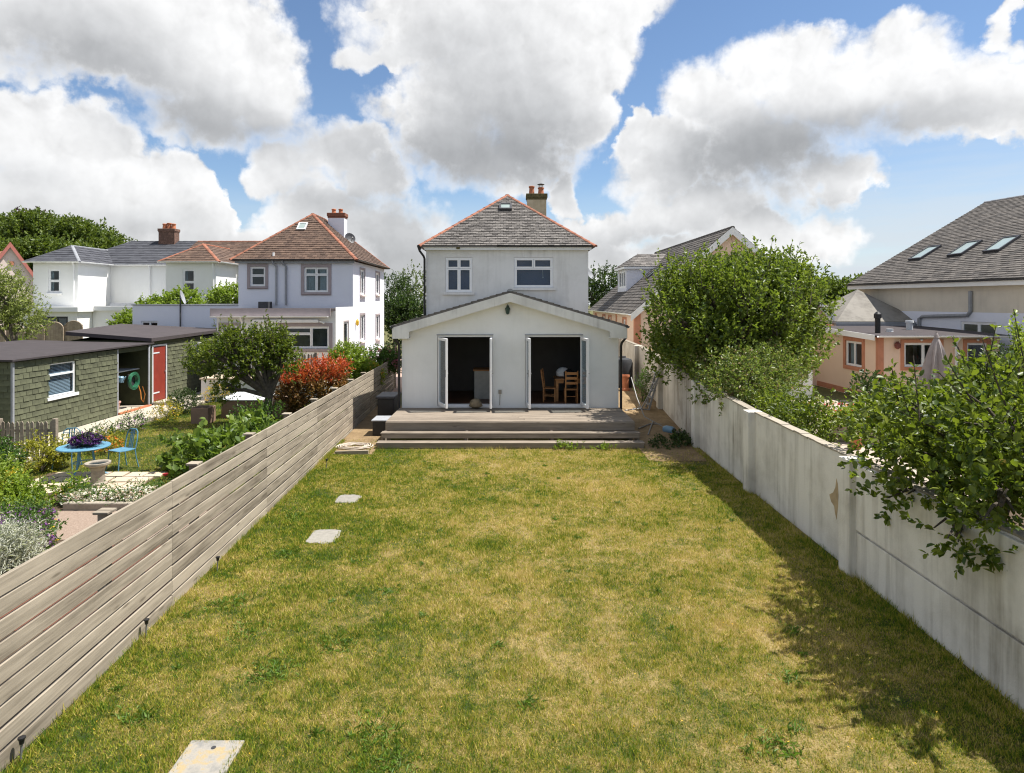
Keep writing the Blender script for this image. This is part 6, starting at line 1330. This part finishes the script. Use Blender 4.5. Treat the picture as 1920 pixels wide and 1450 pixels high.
t = thing('storage_box', 'black lidded storage box between the fence and the house', 'storage box', (-3.85, 20.5, 0)); mb = MB(); mb.box(-4.15, -3.62, 20.3, 21.3, 0, .82); mb.build('body', M['black'], t, bevel=.02); mb = MB(); mb.box(-4.2, -3.58, 20.25, 21.35, .823, .90); mb.build('lid', M['dark'], t, bevel=.02)
t = thing('storage_box', 'small dark plastic box beside the left end of the deck', 'storage box', (-3.75, 18.9, 0)); mb = MB(); mb.box(-3.95, -3.52, 18.6, 19.3, 0, .42); mb.build('body', M['black'], t, bevel=.015); mb = MB(); mb.box(-3.98, -3.49, 18.57, 19.33, .423, .46); mb.build('lid', M['grey'], t, bevel=.01)
# right of the deck
zp = lambda y: float(np.interp(y, ys, zr))
t = thing('water_tank', 'black plastic water tank between the house and the wall', 'tank', (4.5, 25.2, .55)); mb = MB(); mb.lathe((4.5, 25.2, zp(25.2)), [(.36, 0), (.40, .1), (.40, .95), (.34, 1.1), (.12, 1.16)], 20); mb.build('body', M['tank'], t, smooth=True); mb = MB(); mb.lathe((4.5, 25.2, zp(25.2) + 1.15), [(.13, 0), (.13, .06), (.02, .07)], 14); mb.build('lid', M['dark'], t)
t = thing('chimney_pot_planter', 'orange terracotta chimney pot standing by the wall', 'pot', (4.42, 24.3, .5)); mb = MB(); mb.lathe((4.42, 24.3, zp(24.3) - .02), [(.19, 0), (.19, .08), (.15, .12), (.155, .5), (.19, .53), (.19, .60), (.15, .60), (.14, .3)], 18); mb.build('pot', M['pot'], t, smooth=True)
t = thing('step_ladder', 'small aluminium step ladder leaning against the garden wall', 'ladder', (4.85, 21.3, .2)); z0 = zp(21.3)
for y in (21.05, 21.5): mb = MB(); mb.beam((4.62, y, z0), (4.98, y, z0 + 1.25), .03, .06); mb.build('rail', M['steel'], t)
for k in range(5): f = (k + .7) / 5.4; mb = MB(); mb.box(4.62 + .36 * f - .06, 4.62 + .36 * f + .06, 21.06, 21.49, z0 + 1.25 * f - .015, z0 + 1.25 * f + .015); mb.build('step', M['steel'], t)
mb = MB(); mb.box(4.84, 5.04, 21.04, 21.51, z0 + 1.20, z0 + 1.245); mb.build('platform', M['grey'], t); mb = MB(); mb.beam((4.95, 21.1, z0 + 1.1), (4.35, 21.0, z0 + .02), .025, .03); mb.beam((4.35, 20.98, z0 + .03), (4.35, 21.45, z0 + .03), .025, .03); mb.build('rear_leg', M['steel'], t)
t = thing('tube_frame', 'collapsed metal tube frame lying on the earth by the wall', 'metal frame', (4.4, 20, 0))
for pts in ([(3.75, 20.6, .40), (4.2, 20.8, .42), (4.6, 20.75, .40)], [(3.85, 18.9, .16), (4.3, 19.4, .2), (4.75, 19.5, .16)], [(4.15, 21.6, 1.35), (4.22, 21.0, .75), (4.32, 20.3, .25), (4.8, 18.6, .1)], [(4.0, 18.3, .10), (4.45, 19.7, .22)]): mb = MB(); mb.tube(pts, .018, 6); mb.build('tube', M['steel'], t, smooth=True)
t = thing('plastic_drum', 'small blue plastic drum lying at the foot of the wall', 'drum', (4.72, 18.6, .1)); mb = MB(); mb.tube([(4.58, 18.75, .16), (4.62, 18.70, .17), (4.74, 18.58, .17), (4.78, 18.54, .16)], [.10, .115, .115, .10], 14); mb.build('body', M['bluep'], t, smooth=True); mb = MB(); mb.tube([(4.785, 18.535, .16), (4.82, 18.50, .16)], .07, 12); mb.build('cap', M['black'], t)
mb = MB(); mb.lathe((4.83, 17.9, .05), [(.12, 0), (.16, .2), (.17, .21), (.13, .21)], 14); tag(mb.build('plant_pot', M['black'], smooth=True), 'small black plant pot at the foot of the wall', 'pot')
bush('wall_weed', 'tall weed growing against the wall behind the step ladder', 'weed', (4.75, 22.4, .4), [(0, 0, .45, .22, .3, .5)], M['l_mid'], (.05, .10), 110, 10, (.15, .4), 1.2, width=.25)
bush('wall_weed', 'leafy weeds at the foot of the first wall pier', 'weed', (4.7, 17.4, 0), [(0, 0, .1, .3, .4, .14), (-.5, -.3, .06, .4, .3, .08)], M['l_dark'], (.05, .09), 130, 9, (.08, .2), .6, stems=0)
bush('step_weed', 'low weeds sprouting in front of the bottom step', 'weed', (1.6, 16.82, 0), [(0, 0, .06, .45, .06, .10), (.9, -.02, .04, .3, .05, .06)], M['l_lime'], (.05, .09), 60, 7, (.06, .14), 1.0, width=.3, stems=0)
wp_ = [(x, y, r) for x, y, r in ((-1.95, 7.3, .30), (-3.1, 7.6, .3), (-2.5, 6.75, .34), (-1.2, 5.75, .36), (-1.0, 5.35, .3), (2.3, 5.6, .3), (2.9, 6.6, .16), (-.4, 12.6, .22), (-2.2, 10.4, .22), (3.3, 7.6, .2), (-3.6, 8.3, .28), (.2, 6.2, .16), (-3.9, 11.6, .24), (-1.6, 8.6, .18), (-3.5, 6.0, .26), (-3.4, 9.9, .25))] + [(R.uniform(-4, 4.4), R.uniform(5.2, 16), R.uniform(.03, .08)) for _ in range(45)]
pts, drs, szs = [], [], []
for x, y, r in wp_:
    n = int(24 + 420 * r * r * 3.14); an = NR.uniform(0, 6.283, n); q = r * np.sqrt(NR.random(n)) * NR.uniform(.4, 1.15, n); pts.append(np.stack([x + q * np.cos(an), y + q * np.sin(an) * .9, np.full(n, .004)], 1)); k = NR.normal(size=(n, 3)) * .8; k[:, 2] = NR.uniform(.15, .8, n); drs.append(k); szs.append(NR.uniform(.03, .085, n))
tag(leaf_cards('lawn_weeds', np.concatenate(pts), np.concatenate(drs), np.concatenate(szs), M['l_weed'], None, width=.2), 'coarse dark green weeds scattered through the lawn', 'weeds', kind='stuff')
n = 260; x, y = NR.uniform(-4, 4.6, n), NR.uniform(5, 16, n); pts = np.repeat(np.stack([x, y, NR.uniform(.03, .05, n)], 1), 5, 0); tag(leaf_cards('lawn_flowers', pts, NR.normal(size=(n * 5, 3)) * np.array([1, 1, .3]), np.full(n * 5, .011), M['f_yellow'], None, width=.8), 'tiny yellow flowers dotted about the lawn', 'flowers', kind='stuff')
# ------------------------------------------------------------------ trees and shrubs on the right
tree('plum_tree', 'big bushy tree with upright shoots behind the garden wall', (6.65, 19.0, 0), [(-1.2, -1.5, 2.9, .65, .8, .7), (-1.35, 0, 4.25, .8, .8, .6), (1.15, 0, 4.4, .8, .8, .6), (0, 0, 3.5, 2.1, 2.0, 1.35), (-1.5, -.2, 3.1, 1.05, 1.2, 1.2), (1.45, 0, 3.2, 1.15, 1.3, 1.3), (-.6, .2, 4.3, 1.1, 1.1, .75), (.75, 0, 4.25, 1.2, 1.1, .75), (0, -.9, 2.6, 1.7, 1.0, 1.0), (-1.0, -1.3, 2.1, 1.1, .8, .6), (.9, -1.2, 2.2, 1.1, .8, .7), (1.9, -.2, 4.0, .55, .6, .8), (-1.55, 0, 2.1, .8, .9, .65), (2.1, -.1, 2.6, .65, .8, .7)] + clumps((0, -.1, 3.3), (2.5, 2.2, 1.75), 46, (.30, .55), .95, -.55),
     M['l_big'], (.085, .15), 4000, 14, (.2, .70), 1.1, .17, 1.6, inner=.3, twigs=60, spread=.55, curve=.35, sprays=(90, (.4, .8), 1.6))
tree('apple_sapling', 'thin straggling apple tree spilling over the wall below the big tree', (6.3, 16.6, 0), [(-.55, -.2, 1.95, .75, .9, .40), (.35, -.3, 2.0, .85, .9, .48), (-.2, -1.1, 1.75, .8, .7, .30), (-1.0, .2, 1.5, .32, .6, .28), (.5, .2, 2.25, .3, .4, .3), (-.4, -2.0, 1.55, .5, .6, .28), (-.8, -.9, 2.25, .45, .6, .38), (.2, -.6, 2.35, .4, .5, .3), (-.7, -1.7, 2.1, .4, .5, .32), (-1.15, -1.6, 1.75, .3, .5, .25)],
     M['l_over'], (.065, .115), 1150, 13, (.22, .5), .45, .05, 1.2, inner=.3, twigs=60, width=.45)
tree('apple_tree', 'broad apple tree hanging over the wall at the right edge', (7.3, 9.6, 0), [(-.3, .4, 1.7, .95, 1.2, .40), (.7, .5, 2.0, 1.2, 1.4, .55), (1.7, -.5, 2.3, 1.2, 1.5, .72), (-1.0, -1.2, 1.75, .95, 1.0, .42), (-1.35, -2.0, 1.55, .60, .65, .38), (.2, -2.0, 2.0, 1.2, 1.2, .60), (2.4, .6, 2.6, 1.0, 1.2, .70), (-.2, 2.0, 1.6, .8, .9, .42), (-1.95, -1.5, 1.35, .32, .5, .22), (-2.0, -2.7, 1.40, .40, .45, .30), (-2.25, -1.2, 1.95, .5, .7, .28), (-2.45, -2.2, 1.95, .6, .7, .36), (-2.45, -3.3, 1.9, .6, .6, .40), (-2.6, -2.9, 1.45, .25, .35, .22), (-2.7, -1.9, 1.6, .25, .3, .2), (-1.5, -.3, 2.1, .8, .9, .4), (-2.2, -1.7, 2.5, .5, .7, .3), (-2.1, -3.0, 2.6, .6, .8, .4), (-2.4, -2.4, 2.3, .5, .6, .3), (-1.2, -3.0, 2.1, .9, .8, .5), (0, -3.4, 2.3, 1.0, .8, .6), (2.6, -2.0, 2.5, 1.2, 1.3, .7)] + clumps((.9, -.6, 2.1), (2.1, 2.2, .75), 26, (.28, .5), .7, 0) + clumps((-1.2, -2.2, 2.0), (1.1, 1.4, .5), 14, (.22, .4), .7, -.2),
     M['l_apple'], (.05, .115), 4700, 12, (.15, .42), .45, .11, 1.2, inner=.2, hexa=True, twigs=120, fruit=16, width=.62, sprays=(150, (.3, .7), .5))
bush('low_shrub', 'low green shrub just behind the wall between the two apple trees', 'shrub', (6.1, 13.6, 0), [(-.4, 0, 1.40, .32, 1.1, .36), (.3, .6, .45, .5, .8, .34), (-.3, -1.2, 1.45, .36, .8, .36)], M['l_apple'], (.06, .11), 640, 12, (.2, .45), .5)
bush('camellia_shrub', 'glossy camellia shrub in a pot in front of the peach wall', 'shrub', (11.6, 20.6, .3), [(0, 0, .75, .5, .5, .55), (.5, .3, .5, .4, .4, .4)], M['l_dark'], (.08, .13), 150, 9, (.15, .3), .6, hexa=True)
bush('wall_climber', 'dark climbing shrub beside the right-hand peach window', 'shrub', (17.6, 22.6, 0), [(0, 0, 1.6, .75, .6, .7), (.7, .0, 1.2, .7, .6, .8), (1.3, -.4, 2.0, .9, .7, .8)], M['l_dark'], (.07, .12), 460, 12, (.2, .45), .5, flowers=[(M['f_red'], 9, .12, 'blossom')])
tree('pear_tree', 'lime-leaved tree rising above the apple tree at the right edge', (15.2, 17.6, 0), [(0, 0, 2.7, 1.2, 1.1, .75), (1.0, 0, 3.1, 1.0, 1.0, .7), (-.5, -.4, 2.1, .8, .8, .5), (1.6, -.3, 2.4, 1.0, 1.0, .8)], M['l_lime'], (.10, .17), 330, 10, (.3, .6), .6, .1, 1.6, hexa=True, twigs=60, width=.6)
t = thing('parasol', 'closed grey garden parasol standing on the terrace', 'parasol', (14.45, 21.6, 0)); c = Vector((14.45, 21.6, 0)); mb = MB(); mb.tube([c, c + Vector((0, 0, 2.85))], .024, 8); mb.build('pole', M['dark'], t)
mb = MB(); n = 32; prof = [(2.74, .03), (2.6, .10), (2.3, .20), (1.8, .30), (1.3, .40), (.95, .47)]; vv = []
for z, r in prof:
    for k in range(n): a = 2 * math.pi * k / n; vv.append(c + Vector((math.cos(a), math.sin(a), 0)) * r * (1 + .26 * math.cos(8 * a) * min(1, (2.74 - z) * 1.2)) + Vector((0, 0, z + (.08 * math.cos(8 * a) if z < 1 else 0))))
mb.add(vv, [(i * n + k, i * n + (k + 1) % n, (i + 1) * n + (k + 1) % n, (i + 1) * n + k) for i in range(len(prof) - 1) for k in range(n)]); mb.build('canopy', M['fabric'], t, smooth=True)
mb = MB(); mb.lathe(c + Vector((0, 0, 2.68)), [(.09, 0), (.06, .1), (.025, .17), (.02, .22)], 12); mb.build('finial', M['fabric'], t); mb = MB(); mb.lathe(c, [(.28, 0), (.28, .06), (.06, .1), (.05, .3)], 18); mb.build('parasol_base', M['dark'], t)
t = thing('round_planter', 'round stone planter full of bright annuals on the terrace', 'planter', (9.95, 18.2, 0)); mb = MB(); mb.lathe((9.95, 18.2, 0), [(.85, 0), (.9, .4), (.95, .42), (.95, .5), (.8, .5), (.78, .42), (.02, .42)], 26); mb.build('planter_wall', M['stone'], t, smooth=True)
bush('annuals', 'lime and orange bedding plants in the round stone planter', 'flowers', (9.95, 18.2, .45), [(0, 0, .1, .75, .7, .22)], M['l_lime'], (.05, .09), 260, 9, (.08, .2), stems=0, flowers=[(M['f_orange'], 40, .11, 'blossom'), (M['f_pink'], 12, .1, 'blossom')])
bush('annuals', 'crimson and orange bedding flowers by the peach wall', 'flowers', (10.6, 20.6, 0), [(0, 0, .35, .8, .4, .28), (-.9, .3, .35, .5, .35, .22)], M['l_mid'], (.05, .08), 200, 9, (.08, .2), stems=0, flowers=[(M['f_red'], 46, .13, 'crimson_blossom'), (M['f_orange'], 44, .11, 'orange_blossom')])
mb = MB(); mb.lathe((9.2, 16.9, .0), [(.10, 0), (.16, .26), (.18, .27), (.18, .32), (.14, .32)], 16); tag(mb.build('terracotta_pot', M['pot'], smooth=True), 'small terracotta pot in front of the round stone planter', 'pot')
mb = MB(); mb.lathe((10.1, 22.4, .0), [(.17, 0), (.22, .3), (.23, .31), (.19, .31)], 16); tag(mb.build('dark_pot', plain('dark_brown_pot', (.09, .05, .04), .6), smooth=True), 'dark brown pot on the terrace near the peach wall', 'pot')
mb = MB(); mb.lathe((11.6, 20.6, .0), [(.24, 0), (.3, .36), (.33, .37), (.33, .44), (.26, .44)], 18); tag(mb.build('buff_pot', M['pave'], smooth=True), 'buff pot holding the glossy camellia', 'pot')
t = thing('white_door_panel', 'white conservatory door frame beside the big tree', 'door', (11.7, 26, 0)); mb = MB(); mb.box(11.3, 11.42, 26.0, 26.06, 0, 2.3); mb.box(12.2, 12.36, 26.0, 26.06, 0, 2.3); mb.box(11.42, 12.2, 26.0, 26.06, 2.2, 2.3); mb.box(11.42, 12.2, 26.0, 26.06, 0, .75); mb.build('frame', M['upvc'], t); mb = MB(); mb.box(11.42, 12.2, 26.02, 26.04, .75, 2.2); mb.build('pane', M['glass'], t)
mb = MB(); mb.box(5.55, 5.95, 24.3, 24.6, 1.95, 2.18); tag(mb.build('stone_trough', M['stone'], bevel=.02), 'small stone trough just behind the far end of the wall', 'trough')
mb = MB(); mb.box(5.3, 6.2, 21.8, 27, 0, 1.95); tag(mb.build('raised_bed', M['dirt']), 'raised earth bed behind the far end of the wall', 'raised bed')

# ------------------------------------------------------------------ background trees
tree('willow_tree', 'pale airy tree in front of the long white house, far left', (-19.6, 25.4, 0), [(-.3, 0, 3.8, .75, .7, .8), (.25, .2, 3.1, .75, .7, .5), (-1.0, 0, 3.4, .7, .7, .8), (-.5, 0, 4.5, .5, .5, .5)], M['l_pale'], (.08, .14), 900, 13, (.3, .7), .5, .11, 2.0, width=.35)
bush('hedge', 'golden-green hedge rising over the flat-roofed annexe', 'hedge', (-18.6, 33.6, 0), [(0, 0, 3.0, .9, .8, .9), (1.2, .5, 3.6, 1.0, .8, .75), (2.5, 4.0, 3.9, 1.5, .8, .75), (-.5, -1.5, 2.0, .6, .8, 1.2)], M['l_lime'], (.10, .17), 2300, 12, (.2, .5))
bush('bush', 'small lime bush in front of the arched fence panels', 'bush', (-24.6, 32.2, 0), [(0, 0, 1.5, .6, .5, .5), (0, 0, .7, .5, .5, .7)], M['l_lime'], (.07, .12), 180, 11)
bush('hedge', 'tall dark green hedge filling the gap beside the white house', 'hedge', (-6.9, 45, 0), [(0, 0, 2.2, 1.6, 1.0, 1.6), (1.6, .3, 2.0, 1.5, 1.0, 1.5), (-.9, .4, 2.8, .9, .8, 1.3), (2.6, 0, 2.4, 1.2, 1.0, 1.6)], M['l_dark'], (.13, .22), 1400, 13, (.3, .7), .7)
for i, (px, D, ztop, r, lab) in enumerate(((740, 52, 6.2, 1.1, 'leftmost pointed evergreen above the dark hedge'), (760, 50, 5.5, .8, 'small pointed evergreen in the middle of the gap'), (775, 60, 7.0, 1.8, 'rounded tree top beside the left wall of the white house'))):
    x = (px - CX) / FPX * D; tree('garden_tree', lab, (x, D, 0), [(0, 0, ztop * .72, r, r, ztop * .3), (.2 * r, 0, ztop * .5, r * 1.2, r, ztop * .3)], M['l_dark'] if i < 2 else M['l_wood'], (.13, .22), 320, 12, (.3, .7), .9, .14, ztop * .45, group='trees between the houses')
tree('garden_tree', 'dark tree behind the peach house, just right of the white house', ((1130 - CX) / FPX * 62, 62, 0), [(0, 0, 5.4, 2.2, 1.8, 1.7), (1.0, 0, 4.2, 2.0, 1.8, 1.5), (-1.2, 0, 4.2, 1.5, 1.5, 1.6)], M['l_dark'], (.16, .28), 700, 12, (.4, .9), .5, .25, 3.0, group='trees between the houses')
def wood_tree(kind):
    lob = [(R.uniform(-2.6, 2.6), R.uniform(-2.2, 2.2), R.uniform(5.0, 8.2), R.uniform(1.8, 3.0), R.uniform(1.8, 2.6), R.uniform(1.2, 2.2)) for _ in range(7)] + [(0, 0, 6.5, 3.4, 3.2, 2.8), (0, -1, 4, 3.6, 3.0, 2.4)]
    return tree('woodland_tree', '', (0, 0, 0), lob, kind, (.32, .58), 1150, 11, (.5, 1.2), .5, .35, 4.5, group='trees on the hillside')
wt = [wood_tree(M['l_wood']), wood_tree(M['l_wood']), wood_tree(M['l_copper'])]
spots = [(-20, 100, 17.5, 0), (40, 96, 16.6, 1), (95, 98, 15.9, 0), (150, 97, 15.3, 1), (205, 96, 14.2, 0), (243, 95, 12.6, 1), (10, 84, 12.4, 0), (75, 83, 11.6, 1), (140, 82, 10.8, 0), (190, 84, 10.4, 1), (230, 86, 9.8, 0), (-45, 80, 12.0, 1), (60, 108, 18.6, 2),
         (1545, 105, 7.0, 0), (1580, 100, 6.5, 1), (1618, 102, 7.2, 0), (1515, 112, 6.4, 1)]
LAB = ['broad green tree of the hillside wood, far left edge', 'green tree on the skyline of the hillside wood, below the copper crown', 'third tree of the hillside skyline, above the pink gable', 'tree in the middle of the hillside skyline', 'tree on the falling right part of the hillside skyline', 'last tree at the right end of the hillside wood', 'front tree of the hillside wood behind the pink gable', 'front tree of the hillside wood above the left slate wing', 'front tree of the hillside wood behind the dark slate hip', 'front tree of the hillside wood behind the slate valley', 'lowest front tree at the right end of the hillside wood', 'front tree of the hillside wood at the left frame edge', 'dark copper-leaved crown showing above the hillside wood',
       'distant tree just right of the big plum tree', 'distant tree above the pyramid roof', 'distant tree at the corner of the large slate roof', 'distant tree hidden mostly by the big plum tree']
done = set()
for i, (px, D, zt, k) in enumerate(spots):
    o = wt[k] if k not in done else copy_tree(wt[k]); done.add(k); x = (px - CX) / FPX * D
    o.location = (x, D, zt - 9.9); o.rotation_euler = (0, 0, R.uniform(0, 6.28)); s = R.uniform(.92, 1.12); o.scale = (s, s, s); o['label'] = LAB[i]
    if i > 12: o['group'] = 'distant trees on the right'
mb = MB(); mb.add([(-120, 78, -.1), (-45, 78, -.1), (-50, 88, 3.0), (-120, 88, 3.0), (-56, 112, 8.0), (-120, 112, 9.0), (-60, 160, 9), (-140, 160, 10)], [(0, 1, 2, 3), (3, 2, 4, 5), (5, 4, 6, 7)]); struct(mb.build('hill', M['ground']))
# ------------------------------------------------------------------ grass
blades('lawn_grass', 'patchy green and straw coloured mown lawn grass', [(-5.0, 5.1, 4.6, 18.1, 0)], 7800, (.018, .050), (.005, .010), M['blade'], on_lawn, far=6.5)
blades('side_grass', 'short grass of the left neighbour lawn', [(-11.5, -5.0, 13.2, 26.5, -.006)], 900, (.02, .05), (.010, .018), M['blade2'], lambda x, y: (x < fx(y) - .15) & ~((x > -10.4) & (x < -7.8) & (y < 14.7)))
blades('edge_grass', 'longer unmown grass along the foot of the wall and fence', [(4.5, 5.1, 4.6, 17.5, 0), (-5.0, -4.0, 4.6, 18, 0), (-3.5, 3.6, 16.6, 16.9, 0)], 2600, (.04, .11), (.006, .011), M['blade'], lambda x, y: ((x > wx(y) - .20) & (x < wx(y) - .04)) | ((x > fx(y) + .03) & (x < fx(y) + .16)) | ((y > 16.6) & (np.abs(x) < 3.5) & (NR.random(len(x)) < .35)))
